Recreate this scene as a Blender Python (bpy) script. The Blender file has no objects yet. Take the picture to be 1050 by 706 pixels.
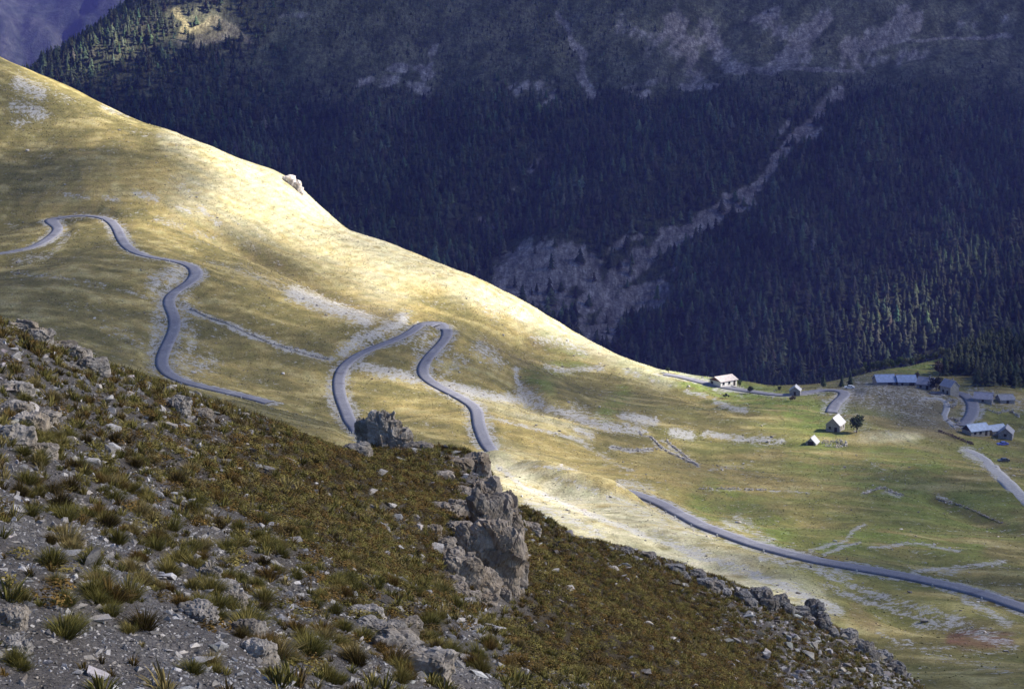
import bpy, bmesh, math, random
import numpy as np
from mathutils import Vector, Matrix

rng = np.random.default_rng(7)
random.seed(7)
scene = bpy.context.scene
COL = scene.collection

# ------------------------------------------------------------------ camera
F = 1959.0                      # focal length in photograph pixels
W0, H0 = 1050.0, 706.0
PITCH = math.radians(-10.0)
CP, SP = math.cos(PITCH), math.sin(PITCH)
cam_d = bpy.data.cameras.new("camera")
cam = bpy.data.objects.new("camera", cam_d)
COL.objects.link(cam)
cam_d.sensor_fit = 'HORIZONTAL'
cam_d.sensor_width = 36.0
cam_d.lens = 36.0 * F / W0
cam_d.clip_start = 0.3
cam_d.clip_end = 30000.0
cam.rotation_euler = (math.pi / 2 + PITCH, 0, 0)
scene.camera = cam


def ray(u, v):
    a = (np.asarray(u, float) - W0 / 2) / F
    b = (H0 / 2 - np.asarray(v, float)) / F
    return a, CP - b * SP, SP + b * CP       # direction x, y, z


def place(u, v, Y):
    dx, dy, dz = ray(u, v)
    s = np.asarray(Y, float) / dy
    return dx * s, np.asarray(Y, float) + 0 * s, dz * s


def project(x, y, z):
    f = y * CP + z * SP
    up = -y * SP + z * CP
    return W0 / 2 + F * x / f, H0 / 2 - F * up / f


# ------------------------------------------------------------------ noise
def _hash(ix, iy, seed):
    n = (ix.astype(np.int64) * 374761393 + iy.astype(np.int64) * 668265263 + seed * 974711) & 0xffffffff
    n = ((n ^ (n >> 13)) * 1274126177) & 0xffffffff
    return (n ^ (n >> 16)) & 0xffffffff


def perlin(x, y, seed=0):
    x0 = np.floor(x); y0 = np.floor(y)
    fx = x - x0; fy = y - y0
    ux = fx * fx * fx * (fx * (fx * 6 - 15) + 10)
    uy = fy * fy * fy * (fy * (fy * 6 - 15) + 10)

    def g(ix, iy, ax, ay):
        a = _hash(ix, iy, seed) * (2 * math.pi / 4294967296.0)
        return np.cos(a) * ax + np.sin(a) * ay
    n00 = g(x0, y0, fx, fy); n10 = g(x0 + 1, y0, fx - 1, fy)
    n01 = g(x0, y0 + 1, fx, fy - 1); n11 = g(x0 + 1, y0 + 1, fx - 1, fy - 1)
    return 1.4 * ((n00 * (1 - ux) + n10 * ux) * (1 - uy) + (n01 * (1 - ux) + n11 * ux) * uy)


def fbm(x, y, scale, octaves=4, seed=0, gain=0.5):
    s = 0.0; a = 1.0; t = 0.0; f = 1.0 / scale
    for o in range(octaves):
        s = s + a * perlin(x * f + 13.7 * o, y * f - 7.1 * o, seed + o)
        t += a; a *= gain; f *= 2.03
    return s / t


def smooth(e0, e1, x):
    t = np.clip((x - e0) / (e1 - e0), 0, 1)
    return t * t * (3 - 2 * t)


# ------------------------------------------------------------------ thin plate spline heightfields
class TPS:
    def __init__(self, P, scale, lam=1e-5):
        self.s = scale
        P = np.asarray(P, float)
        self.p = P[:, :2] / scale
        n = len(P)
        K = self.k(self.p, self.p) + lam * np.eye(n)
        A = np.zeros((n + 3, n + 3))
        A[:n, :n] = K; A[:n, n] = 1; A[:n, n + 1:] = self.p
        A[n, :n] = 1; A[n + 1:, :n] = self.p.T
        b = np.zeros(n + 3); b[:n] = P[:, 2]
        self.w = np.linalg.solve(A, b)

    @staticmethod
    def k(a, b):
        d2 = ((a[:, None, :] - b[None, :, :]) ** 2).sum(-1)
        return d2 * np.log(d2 + 1e-12) * 0.5

    def __call__(self, x, y):
        sh = np.shape(x)
        q = np.stack([np.ravel(x), np.ravel(y)], 1) / self.s
        out = np.empty(len(q))
        n = len(self.p)
        for i in range(0, len(q), 20000):
            c = q[i:i + 20000]
            out[i:i + 20000] = self.k(c, self.p) @ self.w[:n] + self.w[n] + c @ self.w[n + 1:]
        return out.reshape(sh)


def silhouette(H, u, Y0, Y1, n=500):
    """smallest image row reached by height field H in the columns u"""
    Y = np.linspace(Y0, Y1, n)
    t = (np.asarray(u, float) - W0 / 2) / F
    yy = np.repeat(Y[None, :], len(t), 0)
    xx = t[:, None] * yy * CP
    for _ in range(2):
        z = H(xx, yy)
        xx = t[:, None] * (yy * CP + z * SP)
    return project(xx, yy, z)[1].min(1)


def fit(crest, inner, back, scale, Y0, Y1, iters=4):
    crest = np.array(crest, float); cv = crest[:, 1].copy()
    for it in range(iters):
        pts = []
        cx, cy, cz = place(crest[:, 0], cv, crest[:, 2])
        pts += list(zip(cx, cy, cz))
        for (d, drop) in back:
            pts += [(x * (y + d) / y, y + d, z - drop) for x, y, z in zip(cx, cy, cz)]
        for p in inner:
            x, y, z = place(*p); pts.append((float(x), float(y), float(z)))
        H = TPS(pts, scale)
        sv = silhouette(H, crest[:, 0], Y0, Y1)
        cv += 0.9 * (crest[:, 1] - sv)
    return H


MID_CREST = [(-150, -30, 1000), (-40, 30, 995), (12, 62, 990), (60, 84, 985), (120, 114, 975), (180, 137, 965),
             (240, 160, 950), (300, 185, 940), (330, 214, 930), (400, 250, 915), (450, 271, 900), (500, 290, 880),
             (560, 322, 860), (620, 352, 840), (680, 376, 815), (740, 389, 800), (800, 394, 800), (850, 391, 815),
             (900, 381, 840), (985, 362, 880), (1060, 345, 900), (1200, 320, 930)]
MID_IN = [(12, 150, 900), (12, 225, 820), (12, 262, 770), (12, 300, 690), (12, 345, 600), (-120, 225, 800), (-120, 320, 640),
          (100, 225, 810), (120, 170, 860), (190, 275, 740), (180, 330, 680), (165, 380, 630), (270, 412, 590), (240, 200, 880),
          (300, 260, 840), (330, 300, 780), (420, 330, 730), (460, 340, 715), (345, 390, 650), (360, 435, 590), (435, 380, 670),
          (500, 430, 590), (520, 470, 550),
          (-60, 345, 505), (20, 360, 505), (100, 381, 500), (165, 400, 490), (270, 427, 480), (345, 447, 470),
          (100, 430, 420), (300, 490, 370),
          (560, 500, 470), (620, 540, 410), (740, 592, 350), (840, 640, 310), (920, 680, 285), (1035, 690, 270), (1035, 780, 225),
          (700, 660, 265), (500, 570, 370), (1200, 700, 270),
          (620, 498, 500), (680, 518, 470), (747, 548, 430), (807, 566, 405), (875, 580, 390), (960, 597, 370), (1040, 620, 350),
          (1200, 660, 320), (600, 400, 740), (560, 360, 800), (640, 370, 800), (530, 370, 760), (700, 430, 670), (640, 463, 590),
          (740, 470, 600), (700, 480, 560), (800, 520, 500), (900, 540, 470), (1000, 560, 440),
          (830, 455, 640), (855, 440, 665), (880, 449, 655), (940, 455, 650), (880, 410, 740), (930, 430, 700), (1030, 500, 560),
          (950, 500, 560), (1000, 440, 700), (1030, 455, 680), (930, 394, 785), (975, 404, 760), (1035, 405, 770), (1037, 380, 820),
          (1200, 450, 700), (1200, 560, 480)]
H_mid0 = fit(MID_CREST, MID_IN, [(70, 30), (220, 105)], 400.0, 380, 1200)

FAR_CREST = [(-250, 230, 1950), (-40, 125, 2050), (45, 66, 2100), (85, 40, 2180), (125, 10, 2250), (180, -40, 2330), (300, -90, 2500),
             (525, -110, 2700), (800, -110, 2700), (1100, -120, 2700), (1300, -120, 2700)]
FAR_IN = [(200, 420, 1500), (500, 420, 1500), (800, 420, 1490), (1040, 410, 1450), (-100, 400, 1500), (1250, 400, 1400),
          (800, 390, 1560), (500, 300, 1700), (300, 190, 1850), (650, 350, 1620), (950, 345, 1580), (1040, 330, 1560),
          (300, 90, 2080), (525, 150, 1980), (525, 12, 2300), (750, 200, 1850), (750, 80, 2150), (750, 12, 2350), (1000, 200, 1830),
          (1000, 100, 2060), (1000, 12, 2300), (620, 250, 1780), (130, 100, 2010), (1250, 200, 1800)]
H_far0 = fit(FAR_CREST, FAR_IN, [(120, 40), (500, 260)], 900.0, 1400, 3300)

NEAR_CREST = [(-200, 250, 75), (-60, 300, 78), (12, 333, 80), (60, 357, 85), (100, 380, 90), (150, 402, 95), (200, 424, 100), (250, 442, 104),
              (300, 457, 106), (350, 460, 106), (365, 452, 106), (420, 458, 104), (470, 461, 102), (495, 475, 103), (530, 520, 115),
              (545, 535, 128), (590, 548, 134), (640, 562, 140), (690, 582, 146), (740, 604, 150), (790, 622, 150), (840, 645, 148),
              (880, 660, 145), (925, 690, 140), (990, 740, 135), (1150, 850, 130)]
NEAR_IN = [(-200, 692, 19), (12, 692, 22), (150, 692, 24), (300, 692, 28), (450, 692, 38), (600, 692, 60), (750, 692, 90), (860, 692, 118),
           (12, 500, 41), (12, 420, 56), (150, 500, 52), (200, 600, 34), (300, 520, 68), (300, 600, 43), (420, 520, 84), (430, 620, 52),
           (480, 540, 90), (550, 600, 104), (620, 620, 108), (560, 660, 78), (500, 640, 66), (700, 640, 118), (460, 490, 96),
           (300, 900, 14), (-100, 900, 12), (700, 900, 30), (1000, 900, 60), (525, 1500, 6.5)]
H_near0 = fit(NEAR_CREST, NEAR_IN, [(9, 7), (30, 24), (60, 46)], 60.0, 25, 200)


def H_near(x, y):
    z = H_near0(x, y)
    w = smooth(3, 30, y)
    z = z + w * (0.55 * fbm(x, y, 14, 3, 11) + 0.35 * np.abs(fbm(x, y, 5, 3, 12)) + 0.10 * fbm(x, y, 1.6, 3, 13))
    z = z + 0.018 * fbm(x, y, 0.4, 2, 14)
    return z


BUMPS = []          # (x, y, amp, rx, ry, angle)
for _u, _v, _Y, _a, _rx, _ry in ((918, 412, 745, 5.0, 24, 16), (900, 448, 655, 2.5, 18, 8), (760, 430, 690, 3.0, 26, 14)):
    _x, _y, _z = place(_u, _v, _Y); BUMPS.append((float(_x), float(_y), _a, _rx, _ry, 0.2))


def H_mid(x, y):
    z = H_mid0(x, y)
    for (bx, by, a, rx, ry, an) in BUMPS:
        c, s = math.cos(an), math.sin(an)
        p = ((x - bx) * c + (y - by) * s) / rx
        q = (-(x - bx) * s + (y - by) * c) / ry
        z = z + a * np.exp(-(p * p + q * q))
    z = z + 3.0 * fbm(x, y, 110, 2, 21) + 2.1 * fbm(x, y, 38, 3, 22) + 0.13 * fbm(x, y, 9, 3, 23)
    return z


def hit(us, vs, H, Y0, Y1, n=1400):
    """first point where the rays through the photo positions meet the ground H"""
    us = np.atleast_1d(np.asarray(us, float)); vs = np.atleast_1d(np.asarray(vs, float))
    Y = np.geomspace(Y0, Y1, n)
    dx, dy, dz = ray(us, vs)
    out = np.zeros((len(us), 3))
    for i in range(0, len(us), 200):
        sl = slice(i, i + 200)
        t = Y[None, :] / dy[sl, None]
        xx = dx[sl, None] * t; zz = dz[sl, None] * t
        yy = np.broadcast_to(Y, xx.shape)
        d = zz - H(xx, yy)
        below = d < 0
        k = np.where(below.any(1), below.argmax(1), np.argmin(d, 1))
        k = np.clip(k, 1, n - 1)
        r = np.arange(len(k))
        d0, d1 = d[r, k - 1], d[r, k]
        w = np.where((d0 > 0) & (d1 < 0), d0 / (d0 - d1 + 1e-9), 1.0)
        Yh = Y[k - 1] + (Y[k] - Y[k - 1]) * w
        th = Yh / dy[sl]
        out[sl] = np.stack([dx[sl] * th, Yh, dz[sl] * th], 1)
    out[:, 2] = H(out[:, 0], out[:, 1])
    return out
# ------------------------------------------------------------------ mesh and material helpers
def mesh_np(name, V, faces, col=None, smooth_shade=True, midx=None):
    """faces: list of (n,k) integer arrays"""
    me = bpy.data.meshes.new(name)
    V = np.ascontiguousarray(V, np.float32)
    faces = [np.asarray(f, np.int32) for f in (faces if isinstance(faces, list) else [faces]) if len(f)]
    me.vertices.add(len(V)); me.vertices.foreach_set('co', V.ravel())
    loops = np.concatenate([f.ravel() for f in faces])
    tot = np.concatenate([np.full(len(f), f.shape[1], np.int32) for f in faces])
    st = np.concatenate([[0], np.cumsum(tot)[:-1]]).astype(np.int32)
    me.loops.add(len(loops)); me.loops.foreach_set('vertex_index', loops)
    me.polygons.add(len(tot)); me.polygons.foreach_set('loop_start', st); me.polygons.foreach_set('loop_total', tot)
    me.polygons.foreach_set('use_smooth', np.full(len(tot), smooth_shade, bool))
    if midx is not None:
        me.polygons.foreach_set('material_index', np.asarray(midx, np.int32))
    if col is not None:
        a = me.attributes.new('tint', 'FLOAT_COLOR', 'POINT')
        c = np.ones((len(V), 4), np.float32); c[:, :col.shape[1]] = col
        a.data.foreach_set('color', c.ravel())
    me.update(calc_edges=True)
    return me


def link(name, me, mats=(), parent=None, **props):
    o = bpy.data.objects.new(name, me)
    COL.objects.link(o)
    if me is not None:
        for m in (mats if isinstance(mats, (list, tuple)) else [mats]):
            me.materials.append(m)
    if parent is not None:
        o.parent = parent
    for k, val in props.items():
        if val:
            o[k] = val
    return o


class Mat:
    """small node builder"""
    def __init__(self, name, rough=0.9, spec=0.25):
        self.m = bpy.data.materials.new(name); self.m.use_nodes = True
        self.n = self.m.node_tree.nodes; self.l = self.m.node_tree.links
        self.b = self.n['Principled BSDF']
        self.b.inputs['Roughness'].default_value = rough
        self.b.inputs['Specular IOR Level'].default_value = spec

    def node(self, t, **kw):
        x = self.n.new(t)
        for k, v in kw.items():
            setattr(x, k, v)
        return x

    def pos(self):
        return self.node('ShaderNodeNewGeometry').outputs['Position']

    def obj(self):
        return self.node('ShaderNodeTexCoord').outputs['Object']

    def noise(self, scale, detail=4, rough=0.6, vec=None, stretch=None):
        x = self.node('ShaderNodeTexNoise')
        x.inputs['Scale'].default_value = scale; x.inputs['Detail'].default_value = detail; x.inputs['Roughness'].default_value = rough
        vec = vec or self.pos()
        if stretch:
            mp = self.node('ShaderNodeMapping'); mp.inputs['Scale'].default_value = stretch
            self.l.new(vec, mp.inputs['Vector']); vec = mp.outputs['Vector']
        self.l.new(vec, x.inputs['Vector'])
        return x.outputs['Fac']

    def ramp(self, fac, stops):
        r = self.node('ShaderNodeValToRGB')
        e = r.color_ramp.elements
        while len(e) < len(stops):
            e.new(0.5)
        for k, (p, c) in zip(e, stops):
            k.position = p; k.color = (c[0], c[1], c[2], 1) if hasattr(c, '__len__') else (c, c, c, 1)
        self.l.new(fac, r.inputs['Fac'])
        return r.outputs['Color']

    def mix(self, a, b, fac, mode='MIX'):
        x = self.node('ShaderNodeMix', data_type='RGBA', blend_type=mode)
        for s, v in (('A', a), ('B', b)):
            i = [k for k in x.inputs if k.name == s and k.type == 'RGBA'][0]
            if isinstance(v, tuple):
                i.default_value = (*v, 1)
            else:
                self.l.new(v, i)
        i = x.inputs[0]
        if isinstance(fac, (int, float)):
            i.default_value = fac
        else:
            self.l.new(fac, i)
        return [k for k in x.outputs if k.type == 'RGBA'][0]

    def tint(self):
        return self.node('ShaderNodeAttribute', attribute_name='tint').outputs['Color']

    def out(self, color, bump=None, strength=0.5, dist=0.1):
        if isinstance(color, tuple):
            self.b.inputs['Base Color'].default_value = (*color, 1)
        else:
            self.l.new(color, self.b.inputs['Base Color'])
        if bump is not None:
            bp = self.node('ShaderNodeBump'); bp.inputs['Strength'].default_value = strength; bp.inputs['Distance'].default_value = dist
            self.l.new(bump, bp.inputs['Height']); self.l.new(bp.outputs['Normal'], self.b.inputs['Normal'])
        return self.m


def simple(name, base, var=0.25, scale=2.0, rough=0.85, spec=0.25, bump=0.3, objspace=True, metal=0):
    M = Mat(name, rough, spec)
    vec = M.obj() if objspace else M.pos()
    n = M.noise(scale, 5, 0.65, vec)
    lo = tuple(c * (1 - var) for c in base); hi = tuple(min(1, c * (1 + var)) for c in base)
    M.b.inputs['Metallic'].default_value = metal
    return M.out(M.ramp(n, [(0.3, lo), (0.7, hi)]), n, bump, 0.05)


# ------------------------------------------------------------------ polar terrain sheets
class Sheet:
    def __init__(self, H, u0, u1, nu, Y):
        self.t = (np.linspace(u0, u1, nu) - W0 / 2) / F
        self.Y = np.asarray(Y, float)
        self.y, tt = np.meshgrid(self.Y, self.t, indexing='ij')
        self.x = tt * self.y
        self.z = H(self.x, self.y)
        self.u, self.v = project(self.x, self.y, self.z)

    def ground(self, x, y):
        x = np.asarray(x, float); y = np.asarray(y, float)
        fi = np.interp(y, self.Y, np.arange(len(self.Y)))
        fj = np.interp(x / np.maximum(y, 1e-3), self.t, np.arange(len(self.t)))
        i = np.clip(fi.astype(int), 0, len(self.Y) - 2); j = np.clip(fj.astype(int), 0, len(self.t) - 2)
        a = fi - i; b = fj - j; z = self.z
        return (z[i, j] * (1 - a) + z[i + 1, j] * a) * (1 - b) + (z[i, j + 1] * (1 - a) + z[i + 1, j + 1] * a) * b

    def hit(self, us, vs, n=2500):
        return hit(us, vs, self.ground, self.Y[0], self.Y[-1], n)

    def normal(self, x, y, e=1.0):
        gx = (self.ground(x + e, y) - self.ground(x - e, y)) / (2 * e)
        gy = (self.ground(x, y + e) - self.ground(x, y - e)) / (2 * e)
        n = np.stack([-gx, -gy, np.ones_like(gx)], -1)
        return n / np.linalg.norm(n, axis=-1, keepdims=True)

    def mesh(self, name, col):
        nr, nc = self.x.shape
        k = np.arange(nr * nc).reshape(nr, nc)
        f = np.stack([k[:-1, :-1], k[:-1, 1:], k[1:, 1:], k[1:, :-1]], -1).reshape(-1, 4)
        V = np.stack([self.x, self.y, self.z], -1).reshape(-1, 3)
        return mesh_np(name, V, f, col.reshape(-1, col.shape[-1]))


def seg_dist(U, V, pts):
    """distance of the points (U,V) to a polyline"""
    d = np.full(U.shape, 1e9)
    for (x0, y0), (x1, y1) in zip(pts[:-1], pts[1:]):
        dx, dy = x1 - x0, y1 - y0
        t = np.clip(((U - x0) * dx + (V - y0) * dy) / (dx * dx + dy * dy + 1e-9), 0, 1)
        d = np.minimum(d, np.hypot(U - x0 - t * dx, V - y0 - t * dy))
    return d


def in_poly(U, V, P):
    r = np.zeros(U.shape, bool)
    n = len(P)
    for i in range(n):
        x0, y0 = P[i]; x1, y1 = P[(i + 1) % n]
        c = ((y0 > V) != (y1 > V)) & (U < (x1 - x0) * (V - y0) / (y1 - y0 + 1e-12) + x0)
        r ^= c
    return r


def brush(U, V, pts, w, soft=0.5):
    """0..1 mask of a stroke of half width w with a soft rim; a single point gives a round spot"""
    if len(pts) == 1:
        pts = [pts[0], (pts[0][0] + 0.01, pts[0][1])]
    P = np.array(pts)
    lo = P.min(0) - w * 2; hi = P.max(0) + w * 2
    m = np.zeros(U.shape, np.float32)
    s = (U > lo[0]) & (U < hi[0]) & (V > lo[1]) & (V < hi[1])
    if s.any():
        m[s] = 1 - smooth(w * (1 - soft), w * (1 + soft), seg_dist(U[s], V[s], pts))
    return m


def catmull(P, step):
    P = np.asarray(P, float)
    P = np.vstack([2 * P[0] - P[1], P, 2 * P[-1] - P[-2]])
    out = []
    for i in range(1, len(P) - 2):
        n = max(2, int(np.linalg.norm(P[i + 1] - P[i]) / step))
        t = np.linspace(0, 1, n, endpoint=False)[:, None]
        a, b, c, d = P[i - 1], P[i], P[i + 1], P[i + 2]
        out.append(0.5 * ((2 * b) + (c - a) * t + (2 * a - 5 * b + 4 * c - d) * t ** 2 + (-a + 3 * b - 3 * c + d) * t ** 3))
    out.append(P[-2][None])
    return np.vstack(out)


def box_smooth(a, n):
    k = np.ones(n) / n
    p = np.concatenate([np.repeat(a[:1], n // 2, 0), a, np.repeat(a[-1:], n // 2, 0)])
    if a.ndim == 1:
        return np.convolve(p, k, 'valid')[:len(a)]
    return np.stack([np.convolve(p[:, i], k, 'valid')[:len(a)] for i in range(a.shape[1])], 1)


# ------------------------------------------------------------------ the three slopes
mid = Sheet(H_mid, -260, 1310, 860, np.concatenate([np.geomspace(190, 420, 230, endpoint=False), np.geomspace(420, 1240, 560)]))
far = Sheet(H_far0, -200, 1250, 800, np.concatenate([np.linspace(1420, 2450, 480, endpoint=False), np.linspace(2450, 3200, 60)]))
near = Sheet(H_near, -420, 1400, 760, np.concatenate([np.geomspace(1.5, 18, 90, endpoint=False), np.geomspace(18, 215, 480)]))

# --- gullies and ribs of the far mountainside
GULLY = [([(885, 60), (850, 105), (765, 205), (690, 245), (640, 310), (600, 350)], 16, 45),
         ([(690, 95), (640, 140), (560, 160), (515, 220), (490, 260)], 13, 40),
         ([(575, 10), (595, 50), (606, 100)], 8, 25),
         ([(430, 30), (440, 80), (400, 160), (360, 230)], 9, 45),
         ([(250, 30), (290, 120), (330, 200)], 8, 45),
         ([(300, 20), (350, 120), (420, 230)], -8, 45),
         ([(700, 140), (650, 190), (585, 240), (540, 270)], -12, 40),
         ([(900, 120), (860, 190), (800, 260), (740, 340)], -10, 60),
         ([(1000, 90), (970, 190), (920, 300)], 8, 50), ([(740, 10), (720, 60), (690, 95)], 9, 30)]
for pts, depth, w in GULLY:
    q = far.hit([p[0] for p in pts], [p[1] for p in pts], 900)
    d = seg_dist(far.x, far.y, [tuple(p[:2]) for p in catmull(q[:, :2], 30)[::2]])
    far.z -= depth * np.exp(-(d / w) ** 2)
far.z += 13 * fbm(far.x, far.y, 160, 3, 31) + 4.0 * fbm(far.x, far.y, 45, 3, 32)
far.u, far.v = project(far.x, far.y, far.z)

# --- gullies and hollows of the near hillside
for pts, depth, w in [([(225, 240), (290, 272), (340, 298), (400, 325)], 4.5, 11), ([(530, 372), (535, 405), (560, 420)], 3, 7), ([(540, 356), (590, 352), (635, 368)], 4, 14), ([(725, 510), (760, 522), (810, 530)], 3.5, 16),
                      ([(30, 200), (90, 196), (150, 175)], 7, 30), ([(545, 415), (620, 436), (720, 446), (800, 452)], 2.0, 6), ([(190, 300), (250, 330), (340, 366)], 1.6, 5), ([(960, 512), (1030, 540)], 2, 6), ([(640, 380), (700, 402), (760, 422)], 1.5, 6),
                      ([(560, 500), (660, 540), (760, 585)], 1.5, 6), ([(20, 282), (110, 294), (150, 306)], 1.2, 5), ([(860, 600), (960, 640)], 2.5, 8)]:
    q = mid.hit([p[0] for p in pts], [p[1] for p in pts], 2000)
    d = seg_dist(mid.x, mid.y, [tuple(p[:2]) for p in catmull(q[:, :2], 6)])
    mid.z -= depth * np.exp(-(d / w) ** 2)
mid.u, mid.v = project(mid.x, mid.y, mid.z)

# --- roads, laid on the hillside and cut into it
ROADS = {
    'upper': (4.3, [(-90, 262), (-40, 264), (13.6, 257.8), (37, 252.7), (54, 240.8), (62, 234), (58, 229.5), (48, 227), (47, 224.4), (60, 221.5), (88, 219),
                    (109, 223), (119, 232), (126, 247.6), (136, 257.8), (153, 263.5), (183.5, 268), (197, 273), (203, 279), (197, 289), (180, 297),
                    (171.6, 305), (175, 317), (181, 327), (177, 343), (168, 360), (165, 371.6), (170, 382), (190, 391), (221, 399), (251, 406), (285, 417)]),
    'lower': (4.1, [(380, 455), (366, 440), (356, 425), (349, 406.5), (347, 389.5), (351, 376), (361, 366), (381.5, 357), (405, 349), (418, 343.5), (424, 337.5), (430, 332.8), (438, 330.6),
                    (449, 331.8), (458, 336), (461, 343.6), (453, 352), (441, 364), (432.5, 376), (432, 385.4), (443, 393.6), (463, 403),
                    (480, 411.6), (488.6, 420), (491, 433.7), (497, 450.7), (505.6, 464), (520, 471), (560, 482), (620, 498), (645, 505), (679.5, 517.6),
                    (713.5, 533), (747.5, 548.6), (777, 559), (807, 566.5), (837, 572), (875, 580), (917.5, 589), (960, 597.5), (1000, 607), (1040, 619), (1120, 645), (1200, 670)]),
    'village': (4.5, [(672, 381), (690, 384), (712, 389), (735, 396), (755, 400), (770, 402), (790, 403.5), (810, 404), (838, 401), (856, 399.5), (869, 400.5),
                      (867, 405), (858, 411), (854, 418), (852, 424)]),
    'hairpin': (5.0, [(956, 402), (972, 401), (985, 402), (994, 407), (998, 415), (997, 424), (992, 432), (984, 438)]),
}
road_geo = {}
carve_d = np.full(mid.x.shape, 1e9); carve_z = np.zeros(mid.x.shape); carve_n = np.full(mid.x.shape, 1e-12); carve_w = np.ones(mid.x.shape)


def carve(C, half):
    for (x, y, z), half in zip(C, half):
        R = 16.0
        i0, i1 = np.searchsorted(mid.Y, [y - R, y + R])
        j0, j1 = np.searchsorted(mid.t, [(x - R) / y, (x + R) / y])
        s = (slice(max(i0, 0), i1), slice(max(j0, 0), j1))
        d = np.hypot(mid.x[s] - x, mid.y[s] - y)
        b = d < carve_d[s]
        g = 1 / (d * d + 1.0) ** 3; carve_z[s] += g * z; carve_n[s] += g
        carve_d[s] = np.where(b, d, carve_d[s]); carve_w[s] = np.where(b, half, carve_w[s])


for k, (w, pts) in ROADS.items():
    q = mid.hit([p[0] for p in pts], [p[1] for p in pts], 2500)
    C = catmull(q, 1.5)
    for _ in range(2):
        C[:, :2] = box_smooth(C[:, :2], 11)
    C[:, 2] = box_smooth(mid.ground(C[:, 0], C[:, 1]), 21)
    wa = np.full(len(C), w)
    for hu, hv, f_, R_ in ((438, 331, 2.2, 13), (47, 226, 1.5, 12), (201, 280, 1.25, 12)):
        hp = mid.hit([hu], [hv], 2500)[0]
        wa = wa * (1 + (f_ - 1) * np.exp(-(np.hypot(C[:, 0] - hp[0], C[:, 1] - hp[1]) / R_) ** 2) * (k in ('upper', 'lower')))
    road_geo[k] = (wa, C)
    carve(C, wa / 2)
carve_z = carve_z / carve_n
k = smooth(0.9, 7.0, carve_d - carve_w)
mid.z = np.where(carve_d < 15.9, (carve_z - 0.20) * (1 - k) + mid.z * k, mid.z)
q = mid.hit([514, 528, 545, 570, 600, 622], [478, 482, 486, 493, 502, 508], 2500)
d = seg_dist(mid.x, mid.y, [tuple(p[:2]) for p in catmull(q[:, :2], 6)])
mid.z += 4.6 * np.exp(-(d / 7.5) ** 2) * smooth(3.0, 8, carve_d)
mid.u, mid.v = project(mid.x, mid.y, mid.z)


def strip_mesh(name, C, w, lift, crown=0.05, offs=None):
    T = np.gradient(C[:, :2], axis=0); T /= np.linalg.norm(T, axis=1, keepdims=True) + 1e-9
    N = np.stack([T[:, 1], -T[:, 0]], 1)
    offs = np.array(offs if offs is not None else [-0.5, -0.25, 0, 0.25, 0.5])
    w = np.broadcast_to(w, (len(C),))
    V = []
    for o in offs:
        V.append(np.concatenate([C[:, :2] + N * (o * w)[:, None], (C[:, 2] + lift + crown * (1 - (2 * o) ** 2))[:, None]], 1))
    V.append(np.concatenate([C[:, :2] + N * (offs[-1] * w + .01)[:, None], (C[:, 2] + lift - .3)[:, None]], 1))
    V.insert(0, np.concatenate([C[:, :2] + N * (offs[0] * w - .01)[:, None], (C[:, 2] + lift - .3)[:, None]], 1))
    n = len(C); m = len(V)
    V = np.stack(V, 1).reshape(-1, 3)
    k = np.arange(n * m).reshape(n, m)
    f = np.stack([k[:-1, :-1], k[:-1, 1:], k[1:, 1:], k[1:, :-1]], -1).reshape(-1, 4)
    return mesh_np(name, V, f)


M = Mat('asphalt', 0.85, 0.3)
n1 = M.noise(0.16, 6, 0.75); n2 = M.noise(3.0, 4, 0.7)
M_ASPHALT = M.out(M.mix(M.ramp(n1, [(0.34, (0.15, 0.145, 0.17)), (0.48, (0.23, 0.225, 0.255)), (0.52, (0.20, 0.195, 0.22)), (0.68, (0.32, 0.315, 0.34))]), M.ramp(n2, [(0.3, 0.75), (0.7, 1.15)]), 1.0, 'MULTIPLY'), n2, 0.3, 0.02)
M_GRAVEL = simple('gravel', (0.36, 0.345, 0.34), 0.3, 1.4, objspace=False)
M_EDGE = simple('pale kerb stone', (0.42, 0.41, 0.40), 0.2, 2.0, objspace=False)
for kk, nm in (('upper', 'mountain_road'), ('lower', 'mountain_road'), ('village', 'village_road'), ('hairpin', 'village_road')):
    w, C = road_geo[kk]
    link(nm, strip_mesh(nm, C, w, 0.10), M_ASPHALT, kind='structure')

# ------------------------------------------------------------------ ground colours of the hillside (grass, scree, earth, plus painted sun strips and hollow shade)
GOLD = np.array([0.32, 0.25, 0.10]); STRAW = np.array([0.43, 0.375, 0.20]); OLIVE = np.array([0.155, 0.135, 0.055])
GREEN = np.array([0.17, 0.215, 0.05]); SCREE = np.array([0.42, 0.405, 0.395]); EARTH_SHADE = np.array([0.15, 0.105, 0.06]); RUST = np.array([0.17, 0.085, 0.06])


def lerp(c, col, m):
    return c + (np.asarray(col) - c) * np.asarray(m)[..., None]


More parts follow.
